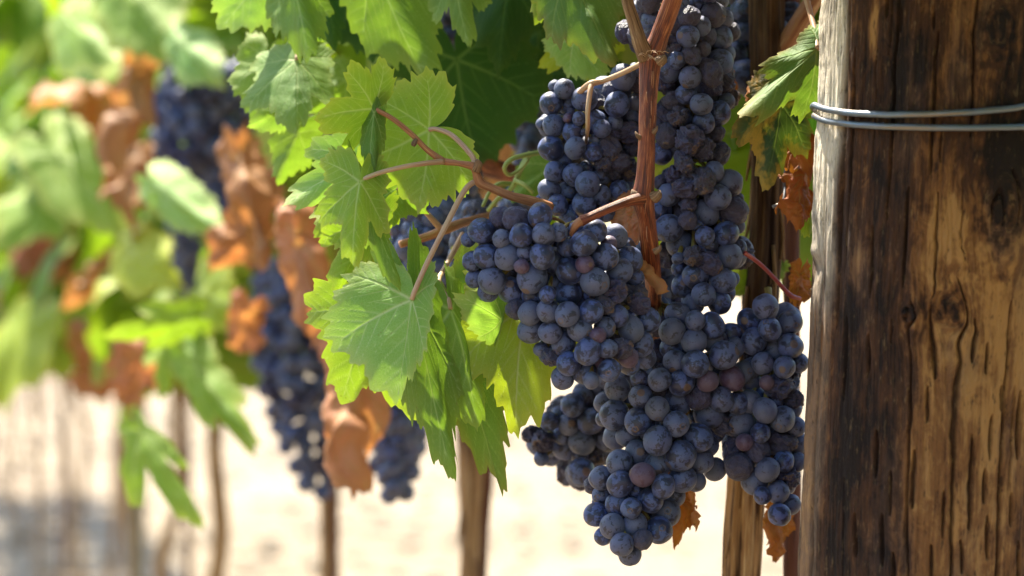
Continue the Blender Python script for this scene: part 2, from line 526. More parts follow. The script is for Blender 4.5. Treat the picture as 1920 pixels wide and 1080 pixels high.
# ------------------------------------------------------------------ ground and hills
def ground():
    xs = np.concatenate([[-1500, -600, -200, -80, -40], np.linspace(-20, 20, 81), [40, 80, 200, 600, 1500]])
    ys = np.concatenate([[-300, -60, -20], np.linspace(-4, 40, 121), [60, 120, 300, 800, 2200]])
    X, Y = np.meshgrid(xs, ys)
    Z = np.where((abs(X) < 25) & (Y < 42) & (Y > -5), 0.025 * fbm(X * 1.7, Y * 1.7, 0, 3, 4), 0.0)
    v = np.stack([X.ravel(), Y.ravel(), Z.ravel()], 1)
    nx, ny = len(xs), len(ys)
    i, j = np.meshgrid(np.arange(nx - 1), np.arange(ny - 1))
    b = (j * nx + i).ravel()
    f = np.stack([b, b + 1, b + nx + 1, b + nx], 1)
    o = link("ground", make_mesh("ground", v, f, M['ground']))
    tag(o, kind="structure")
    # low hills on the horizon
    a = np.linspace(-1.3, 1.3, 140)
    rows = []
    for k, (r, h) in enumerate(((700, -2), (780, 14), (880, 30), (1000, 22), (1150, -3))):
        hh = h * (1 + 0.6 * fbm(a * 4, k * 0.15, 0, 5, 4)) if h > 0 else np.full_like(a, h)
        rows.append(np.stack([np.sin(a) * r, np.cos(a) * r, hh], 1))
    v = np.concatenate(rows)
    n = len(a)
    i, j = np.meshgrid(np.arange(n - 1), np.arange(len(rows) - 1))
    b = (j * n + i).ravel()
    o = link("hills", make_mesh("hills", v, np.stack([b, b + n, b + n + 1, b + 1], 1), M['hill']))
    tag(o, kind="structure")
    # stones and straw on the soil between the rows
    rs = np.random.RandomState(4)
    base = np.array([[1, 0, 0], [0, 1, 0], [-1, 0, 0], [0, -1, 0], [0, 0, .7], [0, 0, -.4]], float)
    fc = np.array([[0, 1, 4], [1, 2, 4], [2, 3, 4], [3, 0, 4], [1, 0, 5], [2, 1, 5], [3, 2, 5], [0, 3, 5]])
    V, Fc = [], []
    for k in range(2600):
        y = rs.uniform(5, 26)
        x = rs.uniform(-2.4, 1.6) * y / 8
        s = rs.uniform(.010, .05) * np.array([1, rs.uniform(.3, 1), .6])
        an = rs.uniform(0, 6.3)
        p = base * s * (1 + rs.uniform(-.25, .25, (6, 1)))
        p = p @ np.array([[math.cos(an), math.sin(an), 0], [-math.sin(an), math.cos(an), 0], [0, 0, 1]])
        V.append(p + [x, y, .012])
        Fc.append(fc + 6 * k)
    o = link("gravel", make_mesh("gravel", np.concatenate(V), np.concatenate(Fc), M['pebble'], smooth=False))
    tag(o, "pale stones and straw scattered over the dry soil", "gravel", kind="stuff")


ground()


# ------------------------------------------------------------------ the wooden post
POST_D = 1.185
POST_R = 0.0548


def post():
    def axis(z):      # the post leans a little, its foot further left
        return np.array([(1768 - 960) / F * POST_D, POST_D, 0]) + np.stack([(z - .8) * 0.040, z * 0, z * 0], -1)

    th_front = np.linspace(-1.75, 1.75, 470)                      # 0 looks at the camera
    th_back = np.linspace(1.75, 2 * PI - 1.75, 40)[1:-1]
    th = np.concatenate([th_front, th_back])
    zs = np.concatenate([np.linspace(0, .64, 40), np.linspace(.66, .94, 820), np.linspace(.96, 1.55, 40)])
    TH, Z = np.meshgrid(th, zs)
    s = TH * POST_R                                               # arc position, metres
    px2m = POST_D / F

    def s_of(px):
        return np.arcsin(np.clip((px - 1768) / 250.0, -.98, .98)) * POST_R

    def z_of(py):
        return CAM_H - (py - 540) * px2m * 0.965
    psi, zz = s.copy(), Z.copy()
    bulge = np.zeros_like(s)
    tone = 0.9 * fbm(s * 26, Z * 7, 0, 11, 3) + 0.25
    for (kx, ky, r, st, bl) in ((1812, 55, .0050, 2.0, .0006), (1745, 585, .0058, 1.6, -.0005), (1832, 400, .0080, 2.2, .0022), (1690, 590, .0030, 1.5, .0004)):
        wa = .0018 * fbm(s * 130, Z * 90, 0, 90, 3)
        ds, dz = psi - s_of(kx), (Z - z_of(ky)) / st
        wa = wa * np.exp(-(ds * ds + dz * dz) / (6 * r * r))
        ds, dz = ds + wa, dz - .8 * wa
        q = ds * ds + dz * dz
        psi = s_of(kx) + ds * (1 - r * r / (q + .35 * r * r))
        tone += 1.1 * np.exp(-q / (3 * r * r)) * fbm(s * 420, Z * 260, 0, 95, 3)
        bulge += bl * np.exp(-q / (2.2 * r * r))
        tone += -.55 * sstep(r * r * 1.4, r * r * .2, q)
    # a long honey-coloured scar above the middle
    for (kx, ky, wx, wz, am) in ((1735, 440, .0085, .022, 2.2), (1870, 600, .017, .030, 1.1), (1800, 850, .030, .045, .7), (1595, 55, .0025, .010, 1.5),
                                 (1588, 300, .0030, .012, 1.2), (1582, 500, .0035, .012, 1.3), (1605, 820, .010, .030, -.6), (1660, 130, .014, .022, -.6), (1880, 100, .016, .03, -1.5), (1850, 300, .017, .013, -1.7), (1570, 700, .006, .05, -1.0)):
        e = ((s - s_of(kx)) / wx) ** 2 + ((Z - z_of(ky)) / wz) ** 2
        tone += am * np.exp(-e) * (0.7 + .8 * fbm(psi * 300, Z * 30, 0, 21, 3))
    rng = np.random.RandomState(5)
    cracks = [(1500 + a / 2, 540 + b / 2, 540 + c / 2, w) for a, b, c, w in (
        (460, 60, 340, 1.3), (570, 110, 280, 1), (525, 290, 640, 1.2), (595, 540, 900, 1.3), (640, 670, 800, 1), (755, 380, 640, 1.4), (740, 760, 890, 1),
        (400, 600, 820, 1.4), (380, 370, 480, .9), (378, 820, 980, .9), (320, 680, 850, 1), (295, 840, 1040, 1.1), (275, 530, 710, 1), (205, 840, 1010, 1),
        (65, 560, 1180, 2.4), (830, 640, 920, 1.5), (655, 840, 1010, .9), (565, 930, 1060, 1), (770, 940, 1120, 1.1), (460, 950, 1100, 1.1), (230, 170, 340, 1),
        (150, 100, 430, 1), (500, 750, 930, .8), (685, 360, 460, .9), (655, 470, 640, .9), (435, 360, 500, .8), (330, 980, 1120, 1), (690, 980, 1120, 1))]
    cracks += [(1557, -60, 620, 1.7), (1712, 60, 330, 1), (1572, 80, 480, .9), (1615, 420, 560, .8), (1675, 350, 540, .9), (1810, 640, 700, .9), (1730, 360, 560, .7)]
    for k in range(26):
        y0 = rng.uniform(-80, 1050)
        cracks.append((rng.uniform(1530, 2010), y0, y0 + rng.uniform(40, 260) * rng.uniform(.3, 1), rng.uniform(.25, .75)))
    cracks += [(1640, -80, 420, .8), (1690, 560, 1180, .7), (1765, 520, 1180, 1.1), (1848, 560, 1180, .9), (1900, -60, 330, 1.3), (1915, 640, 1180, 1.4), (1530, 250, 1180, 1.6), (1782, -60, 260, .8)]
    crack = np.zeros_like(s)
    wob = 0.0009 * fbm(s * 0 + 1, Z * 45, 0, 31, 3) + .00025 * vnoise(s * 60, Z * 240, 0, 32)
    for (cx, y0, y1, w) in cracks:
        z0, z1 = z_of(y1), z_of(y0)
        m = (Z - z0) / (z1 - z0)
        prof = np.sqrt(np.clip(4 * m * (1 - m), 0, 1))
        wd = .00075 * w * (prof + 1e-4)
        d = abs(psi + wob * (0.5 + (cx % 7) / 7) - s_of(cx)) / wd
        crack = np.maximum(crack, np.where((m > 0) & (m < 1), np.exp(-d ** 2) * sstep(0, .25, prof) * min(1, .55 + .4 * w), 0))
    rr = POST_R * (1 + .010 * fbm(s * 30, Z * 5, 0, 41, 3)) + bulge
    rr = rr + .0009 * fbm(psi * 190, Z * 16, 0, 51, 4) + .00035 * fbm(psi * 700, Z * 60, 0, 61, 3) - .0030 * crack
    rr = rr + .0010 * sstep(.79, .70, Z)
    rr = rr + (.0012 * fbm(Z * 55, TH * 2, 0, 97, 4) - .0022 * np.exp(-((Z - z_of(500)) / .006) ** 2) + .0014 * np.exp(-((Z - z_of(470)) / .004) ** 2)) * sstep(-1.2, -1.5, TH)
    ax = axis(Z)
    X = ax[..., 0] + np.sin(TH) * rr
    Y = ax[..., 1] - np.cos(TH) * rr
    v = np.stack([X, Y, Z], -1).reshape(-1, 3)
    nth, nz = len(th), len(zs)
    i, j = np.meshgrid(np.arange(nth), np.arange(nz - 1))
    b, b2 = (j * nth + i).ravel(), (j * nth + (i + 1) % nth).ravel()
    f = np.stack([b, b2, b2 + nth, b + nth], 1)
    top = np.arange((nz - 1) * nth, nz * nth)
    k = len(v)
    v = np.vstack([v, [v[top].mean(0) + [0, 0, .004]]])
    cap = np.stack([top, np.roll(top, -1), np.full(nth, k)], 1)
    # weathered left limb, paled further to paint in its sunlit strip
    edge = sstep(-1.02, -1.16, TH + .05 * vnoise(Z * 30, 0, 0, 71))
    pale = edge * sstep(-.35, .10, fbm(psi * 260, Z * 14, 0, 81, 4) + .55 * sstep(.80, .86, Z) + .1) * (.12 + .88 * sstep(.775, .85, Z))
    pad = lambda q: np.concatenate([q.ravel(), [0]])
    o = link("wooden_post", make_mesh("wooden_post", v, [f, cap], M['post'], {
        "grain": np.stack([pad(psi), pad(zz), np.zeros(len(v))], 1), "tone": pad(tone), "crack": pad(crack), "pale": pad(pale)}))
    tag(o, "thick weathered brown wooden post with long cracks and knots, wound with wire", "post")
    # two turns of wire round the post
    pts = []
    N = 90

    def h(u):   # photographed heights of the lower and the upper turn over the front of the post
        return u
    lower = [(-1.5, 206), (-1.2, 222), (-.9, 232), (-.6, 239), (-.3, 243), (0, 244), (.3, 242), (.62, 237), (1.0, 229), (1.5, 220)]
    upper = [(-1.5, 186), (-1.2, 200), (-.9, 211), (-.6, 217), (-.3, 218), (0, 215), (.3, 207), (.62, 190), (1.0, 172), (1.5, 150)]
    for turn, tab in enumerate((lower, upper)):
        aa = np.array(tab, float)
        for t in np.linspace(-1.5, 1.5, 34):
            y = np.interp(t, aa[:, 0], aa[:, 1])
            z = z_of(y)
            r = POST_R + .0022
            c = axis(np.array(z))
            pts.append((c[0] + math.sin(t) * r, c[1] - math.cos(t) * r, z))
        z0 = z_of(tab[-1][1])
        z1 = z_of(upper[0][1]) if turn == 0 else z_of(120)
        for t in np.linspace(1.6, 2 * PI - 1.6, 24):
            w = (t - 1.6) / (2 * PI - 3.2)
            z = z0 * (1 - w) + z1 * w
            c = axis(np.array(z))
            pts.append((c[0] + math.sin(t) * (POST_R + .0022), c[1] - math.cos(t) * (POST_R + .0022), z))
            if turn == 1 and t > 3.2:
                break
    g = Geo().tube(pts, .0013, 12, 2, 0.05, 300, seed=3)
    o = g.build("wire", M['wire'], None, pts[0])
    tag(o, "galvanised steel wire wound twice around the thick wooden post", "wire")


post()


# ------------------------------------------------------------------ vine leaves
def outline(th, lobed=1.0):
    a = np.degrees(np.abs(th))
    A = [0, 10, 20, 30, 36, 46, 56, 66, 80, 90, 104, 118, 130, 146, 160, 172, 180]
    R = [1.0, .93, .83, .745, .735, .80, .86, .78, .66, .645, .70, .72, .66, .54, .40, .20, .07]
    Rs = [1.0, .95, .90, .87, .86, .86, .87, .82, .76, .74, .73, .71, .66, .55, .40, .20, .07]
    r1, r2 = np.interp(a, A, R), np.interp(a, A, Rs)
    return r2 + (r1 - r2) * lobed


def leaf_flat(rs, nth, nrho, lobed=1.0, teeth=.075, veins=True, cut=0.0, base=0.0):
    th = np.linspace(-PI, PI, nth)
    jl, jr = rs.uniform(.93, 1.07, 12), rs.uniform(.93, 1.07, 12)
    r0 = outline(th, lobed) * np.where(th < 0, np.interp(abs(th), np.linspace(0, PI, 12), jl), np.interp(abs(th), np.linspace(0, PI, 12), jr))
    if base:     # small lobes at the stalk
        r0 = r0 * (1 - base * sstep(62, 105, np.degrees(np.abs(th))))
    if cut:      # deep bays between the lobes
        ad = np.degrees(np.abs(th))
        r0 = r0 * (1 - cut * np.exp(-((ad - 31) / 11) ** 2) - .6 * cut * np.exp(-((ad - 86) / 11) ** 2))
    tooth = np.zeros(nth)
    if teeth:
        a = np.degrees(np.abs(th))
        for (per, amp, sd) in ((15.5, 1.0, 0), (7.1, .42, 3)):
            ph = a / per + np.where(th < 0, .37, .81) + .35 * np.interp(a, np.linspace(0, 180, 14), rs.uniform(-1, 1, 14))
            t = ph - np.floor(ph)
            tooth += amp * np.where(t < .38, t / .38, (1 - t) / .62)
        tooth = (tooth - .55) * teeth * np.clip((172 - a) / 30, 0, 1)
        tooth = np.where(a < 6, np.maximum(tooth, teeth * .5 * (1 - a / 6)), tooth)
    rho = np.linspace(0, 1, nrho + 1)[1:]
    rho = rho ** .92
    TH, RH = np.meshgrid(th, rho)
    w = sstep(.80, 1.0, RH)
    R = RH * (r0[None] + tooth[None] * w)
    x, y = R * np.cos(TH), R * np.sin(TH)
    v = np.stack([x.ravel(), y.ravel()], 1)
    v = np.vstack([v, [[0, 0]]])
    k = len(v) - 1
    i, j = np.meshgrid(np.arange(nth - 1), np.arange(nrho - 1))
    b = (j * nth + i).ravel()
    quads = np.stack([b, b + nth, b + nth + 1, b + 1], 1)
    i = np.arange(nth - 1)
    tris = np.stack([np.full(nth - 1, k), i, i + 1], 1)
    edge = np.concatenate([RH.ravel(), [0]])
    vein = np.zeros(len(v))
    if veins:
        px, py = v[:, 0], v[:, 1]
        ang = np.arctan2(py, px)
        mains = [0, .92, -.92, 1.92, -1.92]
        mains = [m + rs.uniform(-.05, .05) for m in mains]
        lens = [.99, .86, .86, .70, .70]
        sector = np.argmin(np.stack([abs(ang - m) for m in mains]), 0)
        for mi, (m, L) in enumerate(zip(mains, lens)):
            c, s_ = math.cos(m), math.sin(m)
            al, ac = px * c + py * s_, -px * s_ + py * c
            ac = ac - .03 * np.sin(np.clip(al / L, 0, 1) * 3) * np.sign(m)
            wd = .0165 * (1.15 - np.clip(al / L, 0, 1))
            vein = np.maximum(vein, np.exp(-(ac / wd) ** 2) * (al > 0) * (al < L * .985))
            for q in (.17, .36, .55, .72, .87):
                for sg in (-1, 1):
                    q2 = q + rs.uniform(-.025, .025)
                    an = .74 + rs.uniform(-.06, .06)
                    dx, dy = al - q2 * L, ac * sg
                    l2 = dx * math.cos(an) + dy * math.sin(an)
                    c2 = -dx * math.sin(an) + dy * math.cos(an) - .25 * np.clip(l2, 0, 1) ** 2 * -1.0
                    w2 = .0058 * (1.2 - np.clip(l2 / .45, 0, 1))
                    vein = np.maximum(vein, .62 * np.exp(-(c2 / w2) ** 2) * (l2 > 0) * (sector == mi) * (l2 < .5))
    return v, [quads, tris], edge, vein


def deform(v2, vein, rs, fold_l, fold_r, droop, side, ruffle, wl, wr, crumple=0.0, soft=.05, edge=None):
    x, y = v2[:, 0].copy(), v2[:, 1].copy()
    y = np.where(y < 0, y * wl, y * wr)
    z = -vein * .006
    ph = rs.uniform(0, 6.3)
    th = np.arctan2(v2[:, 1], v2[:, 0])
    rad = np.hypot(x, y)
    if ruffle:
        z = z + ruffle * rad ** 2 * (np.sin(th * 4 + ph) + .6 * np.sin(th * 7 + ph * 2))
        z = z + ruffle * .45 * fbm(x * 4 + ph, y * 4, 0, int(ph * 10), 2)
    if crumple:
        z = z + crumple * fbm(x * 2.6 + ph, y * 2.6, 1, int(ph * 7), 4)
        x = x + crumple * .5 * fbm(x * 3, y * 3 + ph, 3, int(ph * 9), 3)
        y = y + crumple * .5 * fbm(x * 3 + 7, y * 3 + ph, 5, int(ph * 11), 3)
    # fold each half about the midrib
    a = np.where(y < 0, math.radians(fold_l), math.radians(fold_r)) * (1 - np.exp(-np.abs(y) / soft))
    ay = np.abs(y)
    sg = np.sign(y)
    y2 = sg * (ay * np.cos(a) - z * np.sin(a))
    z2 = ay * np.sin(a) + z * np.cos(a)
    y, z = y2, z2
    if side:
        k = side
        y, z = np.sin(k * y) / k - z * np.sin(k * y), -(1 - np.cos(k * y)) / k + z * np.cos(k * y)
    if droop:
        k = droop
        x, z = np.sin(k * x) / k + z * np.sin(k * x), -(1 - np.cos(k * x)) / k + z * np.cos(k * x)
    return np.stack([x, y, z], 1)


def make_leaf(J, T, mat, label, cat='leaf', name='vine_leaf', roll=0.0, fl=0, fr=0, droop=.3, side=0, ruffle=.05, wl=1, wr=1, lobed=.6, teeth=.105,
              seed=1, stalk=None, stalk_r=.0011, stalk_mat='petiole', crumple=0, group=None, hi=True, up=None, cut=0.0, base=0.0):
    rs = np.random.RandomState(seed)
    J, T = Vector(J), Vector(T)
    v2, faces, edge, vein = leaf_flat(rs, 330 if hi else 110, 48 if hi else 16, lobed, teeth, True, cut, base)
    v3 = deform(v2, vein, rs, fl, fr, droop, side, ruffle, wl, wr, crumple)
    iz = np.argmin(abs(np.arctan2(v2[:, 1], v2[:, 0])) + (1 - edge) * 10)
    tip = Vector(v3[iz] - v3[-1])
    v3 = v3 - v3[-1]
    ex = tip.normalized()
    en = Vector((0, 0, 1)) - ex * ex.z
    en.normalize()
    L = Matrix((ex, en.cross(ex), en)).transposed()
    wx = (T - J).normalized()
    cam_n = Vector((0, -1, 0)) if up is None else Vector(up)
    wn = cam_n - wx * cam_n.dot(wx)
    wn.normalize()
    wn = Matrix.Rotation(math.radians(roll), 3, wx) @ wn
    Wm = Matrix((wx, wn.cross(wx), wn)).transposed()
    R = Wm @ L.transposed()
    sc = (T - J).length / tip.length
    v = (v3 * sc) @ np.array(R).T
    me = make_mesh(name, v, faces, M[mat], {"vein": vein, "edge": edge, "luv": np.stack([v2[:, 0] + seed * 3.1, v2[:, 1], v2[:, 0] * 0], 1)})
    o = link(name, me, None, J)
    tag(o, label, cat, group)
    if stalk:
        pts = [Vector((0, 0, 0)) + (T - J).normalized() * .0] + [Vector(p) - J for p in stalk]
        r = np.linspace(stalk_r, stalk_r * 1.25, len(pts))
        r[-1] *= 1.25
        Geo().tube(pts, r, 10, 6, .04, 150, seed=seed).build("petiole", M[stalk_mat], o)
    return o


def LF(j, t, mat, label, **k):
    dj, dt = j[2], t[2]
    st = k.pop('stalk', None)
    if st:
        k['stalk'] = [P(*p) for p in st]
    return make_leaf(P(*j), P(*t), mat, label, **k)


# the near leaves, left of the bunches
LF((772, 562, 1.200), (742, 760, 1.185), 'pale', "large pale green leaf with toothed edge, hanging from the longest pale stalk", fl=4, fr=-12, droop=.25, wl=1.02, wr=.30,
   ruffle=.035, lobed=.35, seed=3, roll=14, stalk=[(778, 545, 1.200), (800, 495, 1.203), (835, 425, 1.208), (868, 362, 1.215), (888, 342, 1.218), (902, 344, 1.219)], stalk_r=.00105)
LF((776, 566, 1.206), (851, 897, 1.195), 'leaf', "narrow folded green leaf with the lowest curled tip, behind the large pale leaf", fl=-46, fr=-50, droop=.18, wl=.34, wr=.36,
   ruffle=.05, lobed=.5, seed=5, roll=-8)
LF((845, 580, 1.225), (892, 802, 1.215), 'leaf', "broad mid green leaf tucked between the large pale leaf and the speckled one", fl=-6, fr=-58, droop=.25, wl=.62, wr=.55,
   ruffle=.04, lobed=.35, seed=7, roll=-12, stalk=[(840, 560, 1.228), (822, 530, 1.24), (838, 495, 1.26), (868, 440, 1.28)], stalk_r=.001)
LF((860, 610, 1.245), (931, 897, 1.240), 'speck', "green leaf with pale specks, its pointed tip the lowest right of the leaf cluster", fl=-10, fr=-16, droop=.2, wl=.42, wr=.46,
   ruffle=.05, lobed=.35, cut=0.15, seed=9)
LF((700, 590, 1.238), (790, 790, 1.235), 'lime', "bright green leaf edge showing behind the large pale leaf", fl=-10, fr=-10, droop=.2, wl=.8, wr=.5, ruffle=.05, lobed=.5, cut=0.20, seed=11)
LF((985, 575, 1.235), (972, 824, 1.215), 'yellow', "yellowing green leaf with pale spots hanging below the front bunch", fl=10, fr=-8, droop=.35, wl=.66, wr=.66,
   ruffle=.05, lobed=.45, cut=0.12, seed=13, roll=6)
LF((940, 600, 1.228), (846, 548, 1.205), 'pale', "pale upturned leaf flap left of the front bunch", fl=-25, fr=15, droop=.9, wl=.62, wr=.55, ruffle=.05, lobed=.3, seed=15)
LF((702, 204, 1.205), (592, 222, 1.195), 'lime', "small lime green leaf held outermost on the brown side shoot", fl=10, fr=-40, droop=.35, wl=1.12, wr=1.35, ruffle=.06, lobed=.95,
   cut=0.28, seed=17, roll=-8, stalk=[(735, 222, 1.206), (770, 250, 1.208), (800, 280, 1.212), (830, 302, 1.215)], stalk_r=.00105, stalk_mat='shoot')
LF((701, 212, 1.203), (692, 350, 1.196), 'leaf', "narrow folded lobe of green leaf hanging under the small lime leaf", fl=-52, fr=-50, droop=.2, wl=.34, wr=.36, ruffle=.05, lobed=.5, seed=18)
LF((804, 243, 1.235), (668, 292, 1.235), 'lime', "broad bright green leaf with fanned veins behind the brown side shoot", fl=2, fr=6, droop=.15, wl=1.0, wr=1.30, ruffle=.05, lobed=.35,
   seed=19, roll=0, stalk=[(818, 242, 1.234), (845, 252, 1.228), (870, 275, 1.222), (888, 298, 1.218), (889, 316, 1.217)], stalk_r=.001)
LF((674, 341, 1.190), (664, 500, 1.180), 'lime', "green leaf with clear midrib hanging in the middle of the leaf cluster", fl=-4, fr=-46, droop=.25, wl=.66, wr=.58, ruffle=.05, lobed=1.0,
   cut=0.30, seed=21, roll=8)
LF((672, 350, 1.198), (746, 540, 1.195), 'leaf', "narrow folded leaf running down to the large pale leaf", fl=-30, fr=-62, droop=.15, wl=.32, wr=.30, ruffle=.04, lobed=.4, cut=0.20, seed=23)
LF((688, 300, 1.262), (528, 388, 1.250), 'pale', "pale green leaf at the far left of the cluster, slightly out of focus", fl=-5, fr=-12, droop=.2, wl=.70, wr=.62, ruffle=.05, lobed=.5, cut=0.20, seed=25, roll=10)
LF((700, 410, 1.240), (628, 545, 1.235), 'lime', "lime green leaf showing under the middle leaf of the cluster", fl=-8, fr=-10, droop=.2, wl=.7, wr=.3, ruffle=.05, lobed=.6, cut=0.25, seed=27)
LF((745, 352, 1.255), (805, 402, 1.255), 'leaf', "small green leaf below the brown side shoot, in front of dark grapes", fl=-10, fr=-10, droop=.25, wl=1.3, wr=1.3, ruffle=.06, lobed=.7, seed=29,
   stalk=[(770, 372, 1.262), (798, 398, 1.27), (822, 424, 1.285)], stalk_r=.0010)
LF((720, 330, 1.27), (590, 440, 1.262), 'lime', "lime leaf behind the left edge of the leaf cluster", fl=-8, fr=-8, droop=.2, wl=.7, wr=.7, ruffle=.05, lobed=.6, seed=31)
# upper left
LF((556, 112, 1.33), (556, 252, 1.31), 'leaf', "mid green leaf with white veins hanging at the upper left of the cluster", fl=-18, fr=-34, droop=.4, wl=.90, wr=.62, ruffle=.05, lobed=.5,
   cut=0.15, seed=33, roll=10, stalk=[(562, 92, 1.335), (580, 62, 1.345), (605, 20, 1.36)])
LF((500, 110, 1.37), (478, 238, 1.36), 'leaf', "green leaf half hidden behind the upper left hanging leaf", fl=-12, fr=-20, droop=.3, wl=.62, wr=.7, ruffle=.06, lobed=.5, seed=35)
LF((540, 200, 1.35), (462, 240, 1.34), 'pale', "small bluish pale leaf flap below the upper left leaf", fl=-20, fr=-20, droop=.5, wl=.6, wr=.6, ruffle=.05, lobed=.3, seed=37)
LF((560, 250, 1.38), (520, 345, 1.38), 'leaf', "green leaf in the gap left of the leaf cluster above the brown leaf", fl=-25, fr=-15, droop=.3, wl=.7, wr=.6, ruffle=.05, lobed=.5, seed=39)
LF((500, -60, 1.36), (408, 56, 1.35), 'pale', "pale green leaf cut by the top edge above the far bunches", fl=-5, fr=-10, droop=.2, wl=.8, wr=.85, ruffle=.05, lobed=.4, seed=41)
LF((540, -70, 1.33), (576, 118, 1.31), 'leaf', "narrow dark green leaf hanging from the top edge", fl=-40, fr=-40, droop=.2, wl=.50, wr=.52, ruffle=.05, lobed=.4, seed=43)
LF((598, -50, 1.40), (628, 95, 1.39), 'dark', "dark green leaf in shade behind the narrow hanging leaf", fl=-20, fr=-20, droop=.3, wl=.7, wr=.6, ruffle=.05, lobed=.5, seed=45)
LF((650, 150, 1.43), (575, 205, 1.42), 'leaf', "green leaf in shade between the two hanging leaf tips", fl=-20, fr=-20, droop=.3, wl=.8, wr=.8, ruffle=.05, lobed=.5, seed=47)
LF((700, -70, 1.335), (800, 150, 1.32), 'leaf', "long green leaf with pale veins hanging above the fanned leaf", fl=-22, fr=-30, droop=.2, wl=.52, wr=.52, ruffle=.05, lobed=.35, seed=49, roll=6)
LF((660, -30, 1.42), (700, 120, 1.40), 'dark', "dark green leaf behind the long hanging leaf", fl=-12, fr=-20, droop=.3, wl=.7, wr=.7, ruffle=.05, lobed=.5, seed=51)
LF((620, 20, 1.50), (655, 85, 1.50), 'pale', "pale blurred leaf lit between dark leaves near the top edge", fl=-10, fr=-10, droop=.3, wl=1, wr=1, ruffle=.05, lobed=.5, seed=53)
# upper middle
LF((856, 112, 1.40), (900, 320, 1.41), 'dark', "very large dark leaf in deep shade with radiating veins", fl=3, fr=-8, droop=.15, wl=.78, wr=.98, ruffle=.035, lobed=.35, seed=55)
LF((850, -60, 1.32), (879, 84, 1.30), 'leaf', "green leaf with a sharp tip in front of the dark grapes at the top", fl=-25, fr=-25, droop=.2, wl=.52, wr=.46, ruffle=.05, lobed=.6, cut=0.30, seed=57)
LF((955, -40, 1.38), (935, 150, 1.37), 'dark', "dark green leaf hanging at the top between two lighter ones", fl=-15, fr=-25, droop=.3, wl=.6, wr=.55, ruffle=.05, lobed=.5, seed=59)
LF((1035, -70, 1.295), (1002, 48, 1.285), 'lime', "yellow green leaf tip at the top edge left of the forked cane", fl=-12, fr=-22, droop=.3, wl=.55, wr=.62, ruffle=.06, lobed=.6, cut=0.25, seed=61)
LF((1060, -60, 1.275), (1150, 126, 1.255), 'speck', "olive green leaf with brown specks left of the forked red cane", fl=-18, fr=-45, droop=.25, wl=.60, wr=.55, ruffle=.06, lobed=.4, seed=63, roll=8)
LF((1105, 60, 1.34), (1008, 128, 1.33), 'yellow', "yellow edged leaf in half shade above the small left bunch", fl=-10, fr=-5, droop=.3, wl=.72, wr=.75, ruffle=.06, lobed=.7, cut=0.30, seed=65)
LF((1075, 75, 1.32), (1140, 152, 1.31), 'pale', "bluish pale leaf above the stalk of the small left bunch", fl=-8, fr=-8, droop=.2, wl=.7, wr=.65, ruffle=.05, lobed=.4, seed=67)
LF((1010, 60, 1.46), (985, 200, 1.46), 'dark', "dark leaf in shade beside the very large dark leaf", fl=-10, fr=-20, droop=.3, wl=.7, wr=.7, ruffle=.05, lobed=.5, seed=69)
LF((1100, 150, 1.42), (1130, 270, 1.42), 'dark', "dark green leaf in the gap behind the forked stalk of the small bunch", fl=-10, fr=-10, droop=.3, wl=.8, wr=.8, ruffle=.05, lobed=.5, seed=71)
# right, against the post
LF((1532, 92, 1.225), (1386, 222, 1.195), 'speck', "green leaf with dark specks against the left side of the wooden post", fl=-38, fr=-12, droop=.35, wl=.30, wr=.52, ruffle=.08, lobed=.55, cut=0.22, seed=73, roll=-10,
   stalk=[(1528, 60, 1.235), (1518, 20, 1.245), (1506, -25, 1.25)], stalk_r=.0011)
LF((1465, 195, 1.225), (1428, 352, 1.215), 'blotch', "dark leaf with a yellow blotch below the specked leaf by the post", fl=-12, fr=-14, droop=.25, wl=.62, wr=.66, ruffle=.06, lobed=.6, cut=0.20, seed=75)
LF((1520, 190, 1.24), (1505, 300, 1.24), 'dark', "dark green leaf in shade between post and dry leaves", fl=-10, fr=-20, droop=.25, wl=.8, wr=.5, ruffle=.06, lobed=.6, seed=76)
LF((1488, 210, 1.25), (1522, 342, 1.225), 'rust', "orange dry leaf crumpled against the post", name='dry_leaf', fl=-35, fr=-30, droop=.5, wl=.60, wr=.55, ruffle=.12, lobed=.6, crumple=.22, seed=77)
LF((1450, 190, 1.262), (1492, 330, 1.255), 'rust', "rust coloured dry leaf behind the blotched dark leaf", name='dry_leaf', fl=-20, fr=-30, droop=.4, wl=.5, wr=.5, ruffle=.12, lobed=.6, crumple=.2, seed=79)
LF((1506, 330, 1.25), (1492, 428, 1.235), 'rust', "small reddish dry leaf below the orange one by the post", name='dry_leaf', fl=-40, fr=-30, droop=.6, wl=.55, wr=.5, ruffle=.14, lobed=.6, crumple=.25, seed=81)
LF((1518, 385, 1.26), (1508, 445, 1.255), 'lime', "small bright green leaf scrap under the reddish dry leaf", fl=-20, fr=-20, droop=.3, wl=.5, wr=.5, ruffle=.1, lobed=.5, seed=83)
LF((1440, 500, 1.33), (1372, 552, 1.33), 'lime', "bright green leaf behind the middle bunch by the vine trunk", fl=-8, fr=-8, droop=.2, wl=.6, wr=.6, ruffle=.06, lobed=.5, seed=85)
LF((1190, 395, 1.25), (1150, 470, 1.245), 'dry', "brown papery dry leaf between the cane and the front bunch", name='dry_leaf', fl=-30, fr=20, droop=.5, wl=.7, wr=.8, ruffle=.12, lobed=.5, crumple=.25, seed=87)
LF((1176, 474, 1.222), (1256, 546, 1.218), 'dry', "narrow curled dry leaf crossing the foot of the red cane", name='dry_leaf', fl=-50, fr=-50, droop=.3, wl=.42, wr=.40, ruffle=.12, lobed=.5, crumple=.2, seed=89)
